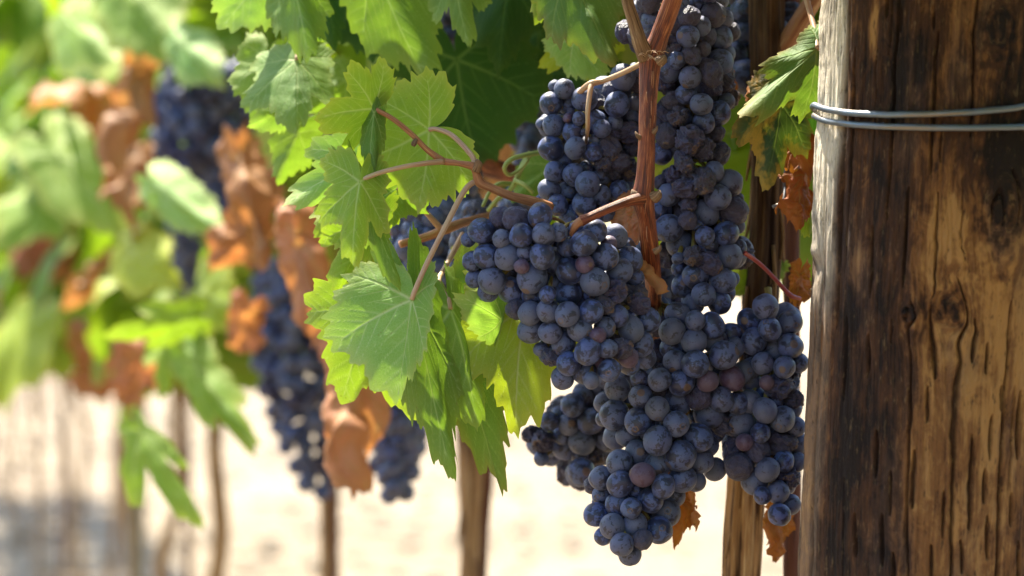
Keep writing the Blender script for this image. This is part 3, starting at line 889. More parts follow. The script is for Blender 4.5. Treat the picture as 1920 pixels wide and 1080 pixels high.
LF((1270, 915, 1.262), (1264, 1030, 1.258), 'rust', "ochre dry leaf scrap hanging lowest behind the lower bunch", name='dry_leaf', fl=-25, fr=-30, droop=.4, wl=.32, wr=.30, ruffle=.12, lobed=.6, crumple=.2, seed=91)
LF((1285, 910, 1.268), (1304, 998, 1.262), 'dry', "brown dry leaf scrap beside the ochre one under the lower bunch", name='dry_leaf', fl=-30, fr=-30, droop=.4, wl=.30, wr=.34, ruffle=.14, lobed=.6, crumple=.25, seed=93)
LF((1470, 950, 1.30), (1452, 1052, 1.295), 'rust', "rust brown dry leaf hanging between trunk and post at the bottom", name='dry_leaf', fl=-25, fr=-35, droop=.4, wl=.42, wr=.5, ruffle=.12, lobed=.6, crumple=.2, seed=95)
LF((1500, 520, 1.27), (1488, 610, 1.26), 'rust', "thin orange dry leaf beside the post above the right bunch", name='dry_leaf', fl=-25, fr=-35, droop=.4, wl=.35, wr=.4, ruffle=.12, lobed=.6, crumple=.2, seed=97)
LF((1320, 110, 1.33), (1345, 235, 1.33), 'rust', "orange dry leaf showing through the tall shrivelled bunch", name='dry_leaf', fl=-15, fr=-20, droop=.3, wl=.5, wr=.6, ruffle=.1, lobed=.5, crumple=.15, seed=98)
LF((1250, 440, 1.42), (1262, 520, 1.42), 'yellow', "yellow leaf lit in the gap right of the red cane", fl=-8, fr=-8, droop=.2, wl=.6, wr=.6, ruffle=.06, lobed=.5, seed=99)
LF((905, 455, 1.33), (850, 540, 1.33), 'yellow', "yellow leaf behind the thin stalks left of the front bunch", fl=-15, fr=-15, droop=.3, wl=.6, wr=.6, ruffle=.08, lobed=.5, seed=101)
LF((1040, 310, 1.36), (955, 372, 1.36), 'leaf', "small green leaf behind the curly tendril", fl=-15, fr=-15, droop=.3, wl=.6, wr=.6, ruffle=.08, lobed=.5, seed=103)

# blurred single leaves farther down the row
far = dict(hi=False, ruffle=.06)
LF((350, 600, 1.98), (200, 632, 1.95), 'lime', "blurred bright green leaf over the far trunks, upper of the hanging trio", fl=-15, fr=-20, droop=.7, wl=.40, wr=.36, lobed=.6, cut=0.30, seed=111, **far)
LF((320, 620, 2.0), (305, 748, 1.98), 'lime', "blurred green leaf in the middle of the hanging trio over the far trunks", fl=-20, fr=-25, droop=.5, wl=.52, wr=.50, lobed=.6, cut=0.30, seed=113, **far)
LF((366, 688, 1.97), (478, 846, 1.93), 'lime', "blurred long green leaf pointing down right, lower of the hanging trio", fl=-20, fr=-28, droop=.35, wl=.30, wr=.34, lobed=.5, cut=0.25, seed=115, **far)
LF((264, 806, 1.90), (384, 994, 1.86), 'lime', "blurred green leaf with two pointed lobes hanging lowest against pale ground", fl=-12, fr=-12, droop=.25, wl=.56, wr=.24, lobed=1.1, cut=.45, base=.55, seed=117, **far)
LF((105, 290, 2.45), (240, 450, 2.40), 'lime', "large blurred green leaf with a sunlit upper edge at the left", fl=10, fr=-30, droop=.3, wl=.42, wr=.50, lobed=.4, seed=119, **far)
LF((300, 348, 2.1), (425, 445, 2.05), 'pale', "blurred bluish green leaf between the far dark bunches", fl=-20, fr=-25, droop=.5, wl=.30, wr=.33, lobed=.3, seed=121, **far)
LF((240, 470, 2.3), (345, 535, 2.25), 'yellow', "blurred yellow green leaf below the bluish one", fl=-15, fr=-15, droop=.4, wl=.5, wr=.5, lobed=.4, seed=123, **far)
LF((375, 545, 2.05), (455, 600, 2.0), 'yellow', "blurred yellow leaf with a pale top beside the brown leaves", fl=-20, fr=10, droop=.5, wl=.6, wr=.6, lobed=.4, seed=125, **far)
LF((330, 70, 2.2), (420, 158, 2.15), 'pale', "blurred pale green leaf above the upper far bunch", fl=-20, fr=-20, droop=.4, base=.4, wl=.4, wr=.4, lobed=.4, seed=127, **far)
LF((240, -20, 2.3), (330, 110, 2.25), 'lime', "blurred vivid lime leaf at the top edge", fl=-10, fr=-15, droop=.3, wl=.55, wr=.55, lobed=.5, seed=129, **far)
LF((120, 30, 2.5), (225, 115, 2.4), 'lime', "blurred mid green leaf at the upper left beside the lime one", fl=-10, fr=-15, droop=.3, base=.4, wl=.42, wr=.40, lobed=.5, seed=131, **far)
LF((470, 340, 2.0), (485, 440, 2.0), 'leaf', "thin blurred green leaf in front of the curled brown leaf", fl=-40, fr=-40, droop=.3, wl=.3, wr=.3, lobed=.4, seed=133, **far)
fd = dict(name='dry_leaf', hi=False)
LF((452, 300, 1.92), (497, 505, 1.88), 'dry', "large curled brown leaf left of the leaf cluster", fl=-45, fr=-55, droop=.7, side=.8, wl=.36, wr=.40, ruffle=.1, crumple=.14, lobed=.4, seed=141, **fd)
LF((470, 420, 1.95), (400, 505, 1.95), 'dry', "crumpled brown leaf under the large curled one", fl=-30, fr=-40, droop=.6, wl=.7, wr=.7, ruffle=.12, crumple=.3, lobed=.4, seed=143, **fd)
LF((552, 445, 1.75), (618, 685, 1.72), 'dry', "long folded brown leaf beside the hanging far bunch", fl=-48, fr=-40, droop=.3, wl=.24, wr=.26, ruffle=.1, crumple=.15, lobed=.5, seed=145, **fd)
LF((652, 675, 1.68), (672, 920, 1.64), 'dry', "brown curled leaf hanging between the two far bunches", fl=-30, fr=-40, droop=.4, wl=.27, wr=.32, ruffle=.12, crumple=.22, lobed=.5, seed=147, **fd)
LF((262, 130, 2.3), (225, 320, 2.25), 'dry', "blurred rusty leaf left of the upper far bunch", fl=-30, fr=-40, droop=.4, wl=.34, wr=.30, ruffle=.12, crumple=.25, lobed=.4, seed=149, **fd)
LF((262, 300, 2.35), (250, 460, 2.3), 'dry', "blurred tan leaf below the rusty one", fl=-25, fr=-35, droop=.4, wl=.4, wr=.35, ruffle=.12, crumple=.25, lobed=.4, seed=151, **fd)
LF((200, 160, 2.6), (130, 210, 2.5), 'dry', "small blurred brown leaf near the left beside green leaves", fl=-25, fr=-35, droop=.4, wl=.8, wr=.7, ruffle=.12, crumple=.25, lobed=.4, seed=153, **fd)
LF((470, 585, 2.0), (445, 665, 2.0), 'dry', "blurred brown leaf left of the hanging far bunch", fl=-25, fr=-35, droop=.5, wl=.8, wr=.7, ruffle=.12, crumple=.3, lobed=.4, seed=155, **fd)
LF((270, 660, 2.4), (235, 770, 2.4), 'dry', "blurred brown leaf low behind the hanging trio of leaves", fl=-25, fr=-35, droop=.5, wl=.8, wr=.8, ruffle=.12, crumple=.3, lobed=.4, seed=157, **fd)
LF((170, 640, 2.9), (200, 760, 2.9), 'dry', "blurred brown leaf hanging low over the far trunks", fl=-25, fr=-35, droop=.5, wl=.6, wr=.6, ruffle=.12, crumple=.3, lobed=.4, seed=159, **fd)
LF((200, 520, 2.7), (120, 580, 2.7), 'dry', "blurred tan leaf at the left in front of green leaves", fl=-25, fr=-35, droop=.5, wl=.7, wr=.7, ruffle=.12, crumple=.3, lobed=.4, seed=161, **fd)
LF((100, 380, 3.0), (90, 460, 3.0), 'dry', "blurred orange leaf under the large sunlit blurred leaf", fl=-25, fr=-35, droop=.5, wl=.8, wr=.7, ruffle=.12, crumple=.3, lobed=.4, seed=163, **fd)


# ------------------------------------------------------------------ canes, shoots, tendrils
def build_canes():
    r = root("vine_cane", P(1222, 545, 1.215), "reddish brown forked vine cane standing in front of the tall bunch", "cane")
    o = r.location
    main = [(1285, -70, 1.205), (1258, 10, 1.208), (1236, 70, 1.210), (1222, 108, 1.210), (1218, 135, 1.210), (1215, 190, 1.208), (1213, 260, 1.206), (1210, 330, 1.206),
            (1206, 372, 1.207), (1212, 410, 1.211), (1219, 470, 1.222), (1224, 520, 1.234), (1226, 570, 1.250), (1226, 650, 1.275)]
    rad = [.0040, .0040, .0041, .0052, .0044, .0038, .0036, .0039, .0050, .0038, .0039, .0036, .0034, .0032]
    Geo().tube([P(*p) for p in main], rad, 28, 10, .05, 130, .03, seed=2).build("cane", M['cane'], r, o)
    sp = [(1168, -60, 1.200), (1176, 0, 1.202), (1188, 40, 1.204), (1200, 80, 1.206), (1212, 108, 1.209)]
    Geo().tube([P(*p) for p in sp], [.0024, .0025, .0027, .0033, .0040], 22, 10, .10, 160, .12, seed=4).build("spur", M['spur'], r, o)
    sh = [(1206, 372, 1.205), (1178, 378, 1.199), (1140, 392, 1.194), (1105, 408, 1.192), (1090, 414, 1.192)]
    Geo().tube([P(*p) for p in sh], [.0030, .0021, .0019, .0020, .0024], 18, 8, .06, 150, seed=6).build("side_shoot", M['cane'], r, o)
    tp = [(1092, 413, 1.192), (1080, 422, 1.191), (1072, 440, 1.195)]
    Geo().tube([P(*p) for p in tp], [.0021, .0017, .0012], 14, 6, .06, 150, seed=7).build("bunch_stalk", M['shoot'], r, o)
    bd = Geo()
    for (x, y, s, q) in ((1226, 366, 1, .0030), (1196, 364, -1, .0022), (1236, 112, 1, .0028), (1202, 255, -1, .0012), (1222, 245, 1, .0013), (1228, 468, 1, .0016)):
        bd.tube([P(x, y + 4, 1.2045), P(x + s * 7, y - 1, 1.2035), P(x + s * 11, y - 9, 1.2040)], [q, q * .8, q * .15], 10, 5, .15, 300, seed=int(x))
    bd.build("bud", M['spur'], r, o)
    pl = Geo()
    rs = np.random.RandomState(18)
    for k in range(18):
        y = rs.uniform(130, 440)
        x = np.interp(y, [130, 260, 372, 470, 560], [1218, 1213, 1206, 1220, 1226]) + rs.uniform(-13, 13)
        L = rs.uniform(12, 40)
        dd = 1.2026 + .00011 * abs(x - 1213)
        pl.tube([P(x, y, dd), P(x + rs.uniform(-1, 1), y + L * .5, dd - .0001), P(x + rs.uniform(-2, 2), y + L, dd + .0003)], [.00018, .00026, .00008], 5, 3)
    pl.build("bark_strip", M['shoot'], r, o)
    # shreds of bark at the fork
    g = Geo()
    rs = np.random.RandomState(8)
    for k in range(16):
        x, y = 1196 + rs.uniform(0, 46), 104 + rs.uniform(-8, 14)
        a = rs.uniform(-1.2, 1.2)
        g.tube([P(x, y, 1.2045), P(x + 6 * math.cos(a), y + 6 * math.sin(a), 1.2025), P(x + 13 * math.cos(a + .5), y + 11 * math.sin(a + .5), 1.2032)], [.00022, .00018, .0001], 5, 3)
    g.build("bark_shred", M['petiole'], r, o)

    r = root("vine_shoot", P(1000, 380, 1.225), "thin brown side shoot with leaf stalks above the front bunch", "shoot")
    o = r.location
    a = [(1030, 388, 1.235), (1000, 378, 1.226), (960, 368, 1.221), (920, 352, 1.219), (900, 342, 1.218), (892, 322, 1.217), (887, 312, 1.216), (860, 306, 1.215), (830, 302, 1.215), (815, 292, 1.213)]
    Geo().tube([P(*p) for p in a], [.0023, .0023, .0019, .0018, .0022, .0016, .0019, .0012, .0016, .0011], 16, 8, .08, 160, seed=12).build("stem", M['shoot'], r, o)
    b = [(830, 303, 1.214), (800, 306, 1.206), (760, 312, 1.200), (715, 323, 1.196), (680, 336, 1.192)]
    Geo().tube([P(*p) for p in b], [.0013, .0011, .0010, .0010, .0010], 12, 6, .05, 150, seed=13).build("petiole", M['petiole'], r, o)
    g = Geo()
    g.tube([P(893, 318, 1.216), P(897, 308, 1.214), P(893, 300, 1.213)], [.0022, .0018, .0008], 10, 5, .1, 200)
    g.tube([P(780, 262, 1.2075), P(776, 270, 1.206), P(774, 274, 1.206)], [.0009, .0013, .0008], 10, 5, .1, 200)
    g.build("bud", M['spur'], r, o)

    o = P(870, 415, 1.30)
    g = Geo().tube([P(750, 458, 1.285), P(800, 444, 1.29), P(840, 428, 1.29), P(880, 414, 1.30), P(940, 400, 1.32)], [.0017, .0019, .0024, .0019, .0019], 12, 6, .08, 150, seed=14)
    tag(g.build("vine_twig", M['shoot'], None, o), "short broken brown twig in front of the dark bunch behind", "twig")
    o = P(1010, 290, 1.30)
    g = Geo()
    g.tube([P(1040, 285, 1.30), P(1000, 288, 1.295), P(960, 298, 1.29), P(946, 315, 1.29), P(955, 328, 1.295), P(975, 318, 1.30), P(990, 300, 1.30)], [.0012, .0012, .0011, .001, .0009, .0009, .0009], 10, 8)
    g.tube([P(995, 285, 1.31), P(975, 320, 1.31), P(960, 352, 1.312), P(935, 372, 1.315), P(915, 395, 1.32)], [.0013, .0013, .0012, .0011, .001], 10, 8)
    g.tube([P(965, 338, 1.31), P(985, 348, 1.305), P(1000, 362, 1.305)], [.0012, .001, .0008], 10, 6)
    g.tube([P(960, 345, 1.315), P(935, 345, 1.31), P(918, 360, 1.31), P(905, 388, 1.31)], [.0012, .001, .0009, .0008], 10, 6)
    tag(g.build("tendril", M['green_stem'], None, o), "curly yellow green tendril left of the small upper bunch", "tendril")
    o = P(920, 310, 1.42)
    g = Geo().tube([P(790, 250, 1.40), P(860, 285, 1.41), P(930, 318, 1.43), P(1020, 330, 1.45), P(1110, 300, 1.46)], [.0052, .0054, .0052, .0045, .004], 14, 6, .06, 100, seed=15)
    tag(g.build("vine_cane", M['cane'], None, o), "dark red cane lying in shade behind the tendril", "cane")
    o = P(1480, 80, 1.33)
    g = Geo().tube([P(1430, 170, 1.345), P(1460, 105, 1.335), P(1500, 40, 1.325), P(1550, -40, 1.32)], [.0042, .0044, .0044, .0042], 14, 6, .06, 100, seed=16)
    tag(g.build("vine_cane", M['shoot'], None, o), "brown cane rising in shade beside the post top", "cane")
    o = P(1440, 510, 1.25)
    g = Geo().tube([P(1396, 474, 1.245), P(1425, 495, 1.25), P(1455, 525, 1.252), P(1480, 552, 1.255), P(1500, 560, 1.26)], [.0010, .0009, .0009, .0011, .0009], 10, 6)
    tag(g.build("leaf_stalk", M['red_petiole'], None, o), "thin red leaf stalk crossing the dark trunk by the post", "stalk")
    o = P(1460, 380, 1.255)
    g = Geo().tube([P(1448, 388, 1.25), P(1462, 382, 1.25), P(1470, 372, 1.25), P(1471, 345, 1.255), P(1469, 318, 1.26), P(1480, 240, 1.27)], [.0007] * 6, 8, 6)
    tag(g.build("wire_hook", M['wire'], None, o), "small bent wire hook hanging in front of the trunk by the post", "wire hook")
    o = P(1105, 190, 1.27)
    g = Geo()
    g.tube([P(1205, 118, 1.225), P(1165, 138, 1.240), P(1130, 152, 1.245), P(1108, 157, 1.243), P(1090, 170, 1.248), P(1080, 182, 1.255)], [.0012, .0012, .0012, .0015, .0012, .0008], 12, 6, seed=17)
    g.tube([P(1109, 157, 1.243), P(1106, 175, 1.240), P(1102, 210, 1.238), P(1102, 240, 1.243), P(1098, 270, 1.265)], [.0013, .0012, .0011, .0010, .0006], 12, 6, seed=18)
    tag(g.build("bunch_stalk", M['petiole'], None, o), "pale pink forked stalk carrying the small upper left bunch", "stalk")


build_canes()


# ------------------------------------------------------------------ grapes
def berry_mesh(name, mat, seed, wrinkle=0.0):
    bm = bmesh.new()
    bmesh.ops.create_icosphere(bm, subdivisions=5 if wrinkle else 4, radius=1.0)
    v = np.array([q.co[:] for q in bm.verts])
    n = v / np.linalg.norm(v, axis=1)[:, None]
    r = 1 + .06 * fbm(n[:, 0] * 1.1 + seed, n[:, 1] * 1.1, n[:, 2] * 1.1, seed, 2) + .006 * fbm(n[:, 0] * 5 + seed, n[:, 1] * 5, n[:, 2] * 5, seed, 2)
    r -= .035 * np.exp(-((1 - n[:, 2]) / .015)) - .02 * np.exp(-(((1 - n[:, 2]) - .035) / .02) ** 2)
    r -= .09 * np.exp(-((1 + n[:, 2]) / .05))
    if wrinkle:
        rid = 1 - 2.2 * np.abs(fbm(n[:, 0] * 1.5 + seed, n[:, 1] * 1.5 + .3 * n[:, 2], n[:, 2] * 1.0, seed + 3, 3))
        r = r * (1 - .17 * wrinkle + .24 * wrinkle * rid) + .10 * wrinkle * fbm(n[:, 0] * 1.0, n[:, 1] * 1.0 + seed, n[:, 2] * .9, seed + 5, 2)
        r += .035 * wrinkle * (1 - 2 * np.abs(fbm(n[:, 0] * 4.5 + seed, n[:, 1] * 4.5, n[:, 2] * 3, seed + 7, 2)))
    v = n * r[:, None]
    f = np.array([[q.index for q in fc.verts] for fc in bm.faces])
    bm.free()
    return make_mesh(name, v, f, mat)


ROUND = [berry_mesh("berry", M['berry'], 3 + 5 * k) for k in range(6)]
PURPLE = [berry_mesh("purple_berry", M['berry_purple'], 50 + k) for k in range(2)]
MILD = [berry_mesh("shrivelled_berry", M['berry_dry'], 90 + 3 * k, .45) for k in range(3)]
WRINK = [berry_mesh("shrivelled_berry", M['berry_dry'], 70 + 3 * k, 1.0 + .16 * k) for k in range(6)]
FARB = None


RS = 1.09      # the readings were taken a little inside the rims


def parse(s, ox, oy, sc):
    """'x,y,r[w|p]; ...' read off an enlargement of the photograph, front berries first"""
    out = []
    for q in s.split(';'):
        q = q.strip()
        if not q:
            continue
        k = q[-1] if q[-1] in 'wp' else ''
        x, y, r = [float(t) for t in q.rstrip('wp').split(',')]
        out.append((ox + x / sc, oy + y / sc, r / sc, k))
    return out


def grape_bunch(label, berries, d0, bow, fill, attach, seed, spread=1.0, group="ripe grape bunches on the vine", back=1.0, dmax=.05, tilt=0.0, wprob=0.04):
    """berries: px, py, r in photograph pixels; d0 depth of the front; bow: how far the rim lies behind the middle"""
    rs = random.Random(seed)
    B = np.array([(b[0], b[1], b[2]) for b in berries])
    cx, cy = B[:, 0].mean(), B[:, 1].mean()
    placed = []     # (world pos, radius m, kind)

    def put(px, py, r, kind, extra=0.0, tight=.86):        # the solver pushes a berry back until it touches its neighbours
        w = max(np.ptp(B[:, 0]) / 2, 40)
        # local width of the bunch round this height
        near = B[abs(B[:, 1] - py) < 60]
        if len(near) > 2:
            lx0, lx1 = near[:, 0].min() - 20, near[:, 0].max() + 20
        else:
            lx0, lx1 = cx - w, cx + w
        u = ((px - (lx0 + lx1) / 2) / max((lx1 - lx0) / 2, 25))
        d = d0 + bow * min(u * u, 1.3) + extra + (py - cy) * tilt
        rad = r * d / F * RS
        for _ in range(40):
            moved = False
            p = P(px, py, d)
            for (q, qr, _k) in placed:
                dx, dz = p.x - q.x, p.z - q.z
                need = (rad + qr) * tight
                lat = need * need - dx * dx - dz * dz
                if lat > 0 and abs(p.y - q.y) < math.sqrt(lat) - 1e-6:
                    d2 = q.y + math.sqrt(lat)
                    if d2 > d:
                        d = d2 + 1e-5
                        p = P(px, py, d)
                        moved = True
            if not moved:
                break
        if d > d0 + bow + dmax + extra:
            d = min(d, d0 + bow + dmax + extra)
        rad = r * d / F * RS
        placed.append((P(px, py, d), rad, kind))

    for (px, py, r, kind) in berries:
        put(px, py, r, kind)
    nmax = 100 - len(berries)
    for k in range(min(fill, max(0, nmax - 22))):
        b = berries[rs.randrange(len(berries))]
        b2 = berries[rs.randrange(len(berries))]
        t = rs.random() * .35
        if math.hypot(b[0] - b2[0], b[1] - b2[1]) > 130:
            t = 0.08
        px, py = b[0] * (1 - t) + b2[0] * t, b[1] * (1 - t) + b2[1] * t
        put(px + rs.uniform(-9, 9), py + rs.uniform(-9, 9), rs.uniform(20, 24), rs.choice(['', '', '', 'w', '']), extra=.006 * back)
    n0 = len(placed)
    gx = np.arange(B[:, 0].min(), B[:, 0].max(), 9.0)
    gy = np.arange(B[:, 1].min(), B[:, 1].max(), 9.0)
    holes = []
    for x in gx:
        for y in gy:
            dx, dy = B[:, 0] - x, B[:, 1] - y
            q = np.hypot(dx, dy)
            if (q < B[:, 2] * .98).any():
                continue
            a = np.arctan2(dy, dx)[q < 75]
            if len(a) and len(set(np.floor((a + PI) / (PI / 3)).astype(int) % 6)) >= 5:
                holes.append((x, y))
    rs.shuffle(holes)
    done = []
    for (x, y) in holes:
        if len(placed) >= 100:
            break
        if any(math.hypot(x - u[0], y - u[1]) < 21 for u in done):
            continue
        done.append((x, y))
        put(x, y, 23, rs.choice(['', '', 'w']), extra=.004 * back)
    R = root("grape_bunch", P(*attach), label, "grape bunch", group)
    o = R.location.copy()
    # stem: an axis down the middle, a pedicel to every berry
    pts = sorted(placed, key=lambda q: -q[0].z)
    zs = [q[0].z for q in pts]
    axis = [Vector((0, 0, 0))]
    nseg = 5
    lo, hi = min(zs), max(zs)
    for k in range(nseg):
        z0 = hi - (hi - lo) * (k + .35) / nseg
        sel = [q[0] for q in pts if abs(q[0].z - z0) < (hi - lo) / nseg * .9 + .004]
        if sel:
            c = sum(sel, Vector()) / len(sel)
            c.y = max(q.y for q in sel) * .45 + c.y * .55
            axis.append(c - o)
    g = Geo()
    g.tube(axis, np.linspace(.0017, .0007, len(axis)), 8, 6, .1, 150, seed=seed)
    ax = catmull(axis, 6)
    for (p, rad, kind) in placed:
        q = np.array(p - o)
        up = q + [0, 0, .004]
        i = np.argmin(np.linalg.norm(ax - up, axis=1))
        a = ax[i]
        dv = a - q
        L = np.linalg.norm(dv)
        if L < rad * 1.05:
            continue
        e = q + dv / L * rad * .93
        m = (a + e) / 2 + [0, 0, .0015]
        v, f, t = tube_arrays([a, m, e], [.0008, .0007, .0012], 6, 3, cap=False)
        g.add(v, f, t)
    g.build("stem", M['rachis'], R)
    for (p, rad, kind) in placed:
        if kind == 'w':
            me = rs.choice(WRINK)
        elif kind == 'p':
            me = rs.choice(PURPLE)
        else:
            me = rs.choice(MILD) if rs.random() < wprob else rs.choice(ROUND)
        b = link("berry", me, R, p - o)
        k = rad * (1.08 if kind == 'w' else 1.0)
        b.scale = (k * rs.uniform(.93, 1.04), k * rs.uniform(.93, 1.04), k * rs.uniform(.97, 1.10) * (1.12 if kind == 'w' else 1))
        outward = Vector((p.x - (P(cx, cy, d0).x), -.03, -.022)).normalized()
        jit = Vector((rs.gauss(0, .7), rs.gauss(0, .7), rs.gauss(0, .7)))
        b.rotation_euler = (outward + jit).normalized().to_track_quat('Z', 'Y').to_euler()
        b.rotation_euler.rotate_axis('Z', rs.uniform(0, 6.28))
    return R


A = parse("""353,260,57;655,298,65;757,364,60;460,254,52;165,238,62;444,165,55;330,182,60;253,173,53;660,400,43p;258,276,42;184,362,58;290,364,62;453,360,60;
 355,410,35p;212,478,64;405,466,70;304,525,60;118,385,48;98,280,35;706,484,64;586,432,64;580,310,52;707,240,56;775,298,38p;812,262,54;828,432,60;872,380,60;
 612,235,38;530,245,44;190,295,42;130,470,45;195,530,48;405,550,52;575,640,57;635,716,58;692,627,57;580,538,62;483,624,54;395,635,54;328,618,48;400,717,62;
 722,742,38p;755,705,48;492,728,53;556,785,54;673,822,60;815,650,50;880,712,60;800,530,48w;757,594,36w;582,880,55;553,947,56;660,920,58;965,668,58;930,785,60;768,808,46;
 833,805,42w;778,910,54;745,875,36p;870,850,46p;875,882,50;495,850,38w;447,810,32;950,850,50;480,545,40;505,490,45;375,340,40;510,380,60;700,540,45;920,590,44w;900,460,40;690,960,40""", 840, 340, 2.571)
Bb = parse("""505,112,42;548,142,40;515,70,40;633,630,54;545,572,52;695,562,54;687,285,51;795,252,51;395,378,46;483,410,45;384,475,52;472,500,48;825,340,45p;735,350,39p;700,410,47;785,418,46;549,658,50;
 616,510,45;490,700,46p;405,735,46;640,716,50;567,744,44;520,795,46;335,712,44;447,825,38;398,810,44;376,893,45;461,887,42;550,908,50;578,845,52;316,850,43;412,962,42;
 490,945,35;345,930,34;440,995,42;403,655,48;470,618,46;430,555,40;600,162,46;683,200,46;545,70,42;620,95,42;688,122,36;750,140,46;610,275,42;635,357,46;868,315,42;835,225,35;
 735,475,50;595,225,42;619,425,50;545,452,42;553,345,42;480,340,32;710,650,45;735,590,40;610,780,40;690,725,36;465,760,28;350,430,40;345,490,30;845,430,42;893,350,40;
 820,175,42;760,200,44;340,775,38;300,740,30;660,660,40;580,500,40;700,490,40;520,540,40;780,340,40;640,250,40;800,510,40w;520,730,34""", 960, 540, 2.0)
Cc = parse("""951,70,47;905,200,47;1042,128,46;887,122,42;967,155,42;1045,217,45;985,233,40;940,283,42;1022,297,40;955,355,26p;948,460,45;1015,492,47;858,510,50;932,543,36;
 890,425,42;872,578,32p;957,683,44;1020,650,38;850,670,48;910,725,47;1045,812,36;1003,850,42;1010,582,42w;920,610,40w;840,610,42w;1000,370,38w;1035,360,34w;1055,415,28w;
 1033,715,40w;997,765,40;938,778,32;1070,580,40;1065,520,35;1068,650,35;1025,95,38;1075,280,35;900,300,36;980,420,36;1050,460,34;880,640,36;760,680,42;930,160,36""", 960, 540, 2.0)
Gg = parse("""296,500,50;265,575,48;228,440,42;270,400,42;355,565,46;215,510,42;190,550,36;180,470,30;260,690,48;255,630,32;310,625,40w;140,500,36;110,640,26;115,575,35w;75,550,28w;
 330,460,44;320,400,40;160,510,36;380,520,40;105,600,24w;140,560,28w;240,500,40;340,620,36""", 960, 540, 2.0)
Dlo = parse("""560,300,78;628,215,86;485,400,84;660,385,85;250,287,70;252,500,84;178,395,88;478,550,60;615,532,76;322,600,86;632,678,82;505,718,58w;405,670,56w;418,800,78;592,830,80;
 470,920,74;335,865,70;318,755,50;570,970,72;410,975,66;690,490,42;690,620,50;500,610,55;180,535,42;355,250,58w;385,170,50w;470,200,66w;345,95,48w;280,160,48w;370,340,52w;
 540,140,60;650,820,45;690,310,34;370,450,60;310,690,38;430,480,40;560,420,50;540,760,50;200,210,46;480,300,40;430,640,50;560,900,40""", 1180, 280, 3.375)
Dup = parse("""388,290,40;374,353,38;430,391,40;385,62,38;430,98,34;380,135,40;448,135,38;472,56,48;440,458,42;496,425,44;305,508,44;385,525,44w;435,500,24w;440,560,36w;490,580,42w;485,500,32;
 342,435,30w;325,380,32w;310,265,40;337,227,32;392,210,34w;462,275,40w;500,232,46;502,140,42;345,175,38w;437,185,28;515,70,34;410,15,42;490,5,40;340,95,38;345,15,40;515,300,32w;
 470,320,36w;295,315,32w;280,440,36w;280,575,40;360,600,30w;345,550,30;525,380,30;320,320,34;540,120,34;230,10,40;245,80,42;150,120,40;200,40,40;250,140,40;410,330,34;470,370,36;
 420,240,36;300,180,36;190,130,36;520,200,36;455,-40,44;380,-40,42;300,-30,40;360,440,36""", 1100, 0, 2.0)
Ee = parse("""312,213,57;233,300,66;255,195,36;247,428,64;185,420,40;398,388,40;377,565,63;232,566,70;365,468,62;485,590,56;293,640,62;450,778,68;370,722,66;250,705,60;222,812,65;330,822,60;
 430,895,66;272,905,60;360,980,72;175,875,36;580,560,58w;642,645,54w;695,470,58w;715,568,44w;545,650,44w;585,490,44w;705,690,54w;660,760,66;610,715,36w;530,720,66;530,840,56;535,450,50;
 270,510,50;660,140,74;625,305,72;735,290,50;605,220,60;745,180,40w;710,390,60;615,410,44;650,380,44;740,100,45;640,820,60;480,1010,56;560,950,52;640,900,50;330,385,28p;350,350,20w;430,470,18w;
 500,520,40;440,680,40;700,820,50""", 960, 100, 3.175)
Ff = parse("""582,38,42;650,45,45;585,120,40;765,50,42;757,5,26p;690,10,40;632,125,30;665,240,32;595,290,60;630,270,50;540,60,36;720,30,30;560,200,40;700,70,36;610,190,36;640,-30,40;720,-40,40;
 560,-20,40;620,330,40;690,140,30;600,240,44;540,280,40;660,180,36""", 1100, 0, 2.0)

grape_bunch("front bunch of blue black grapes, foremost, hanging left of the red cane", A, 1.188, .030, 30, (1078, 420, 1.205), 1, tilt=.00002)
grape_bunch("largest lower bunch with the lowest hanging tip beside the post", Bb, 1.222, .030, 30, (1230, 560, 1.25), 2, tilt=-.00003)
grape_bunch("bunch squeezed against the wooden post, partly shrivelled", Cc, 1.238, .022, 30, (1440, 540, 1.27), 3)
grape_bunch("shaded bunch half hidden behind the lower bunch, with a small dangling tail", Gg, 1.315, .022, 18, (1120, 700, 1.34), 4)
grape_bunch("bunch right of the red cane with round grapes and a pointed lower end", Dlo, 1.236, .024, 26, (1290, 300, 1.26), 5)
grape_bunch("tall bunch of shrivelled grapes behind the forked cane, cut by the top edge", Dup, 1.240, .030, 30, (1320, -80, 1.28), 6, wprob=.45)
grape_bunch("small upper bunch on a pale forked stalk left of the cane", Ee, 1.250, .024, 28, (1102, 215, 1.265), 7)
grape_bunch("shaded bunch at the top beside the post", Ff, 1.345, .024, 20, (1440, -60, 1.37), 8)


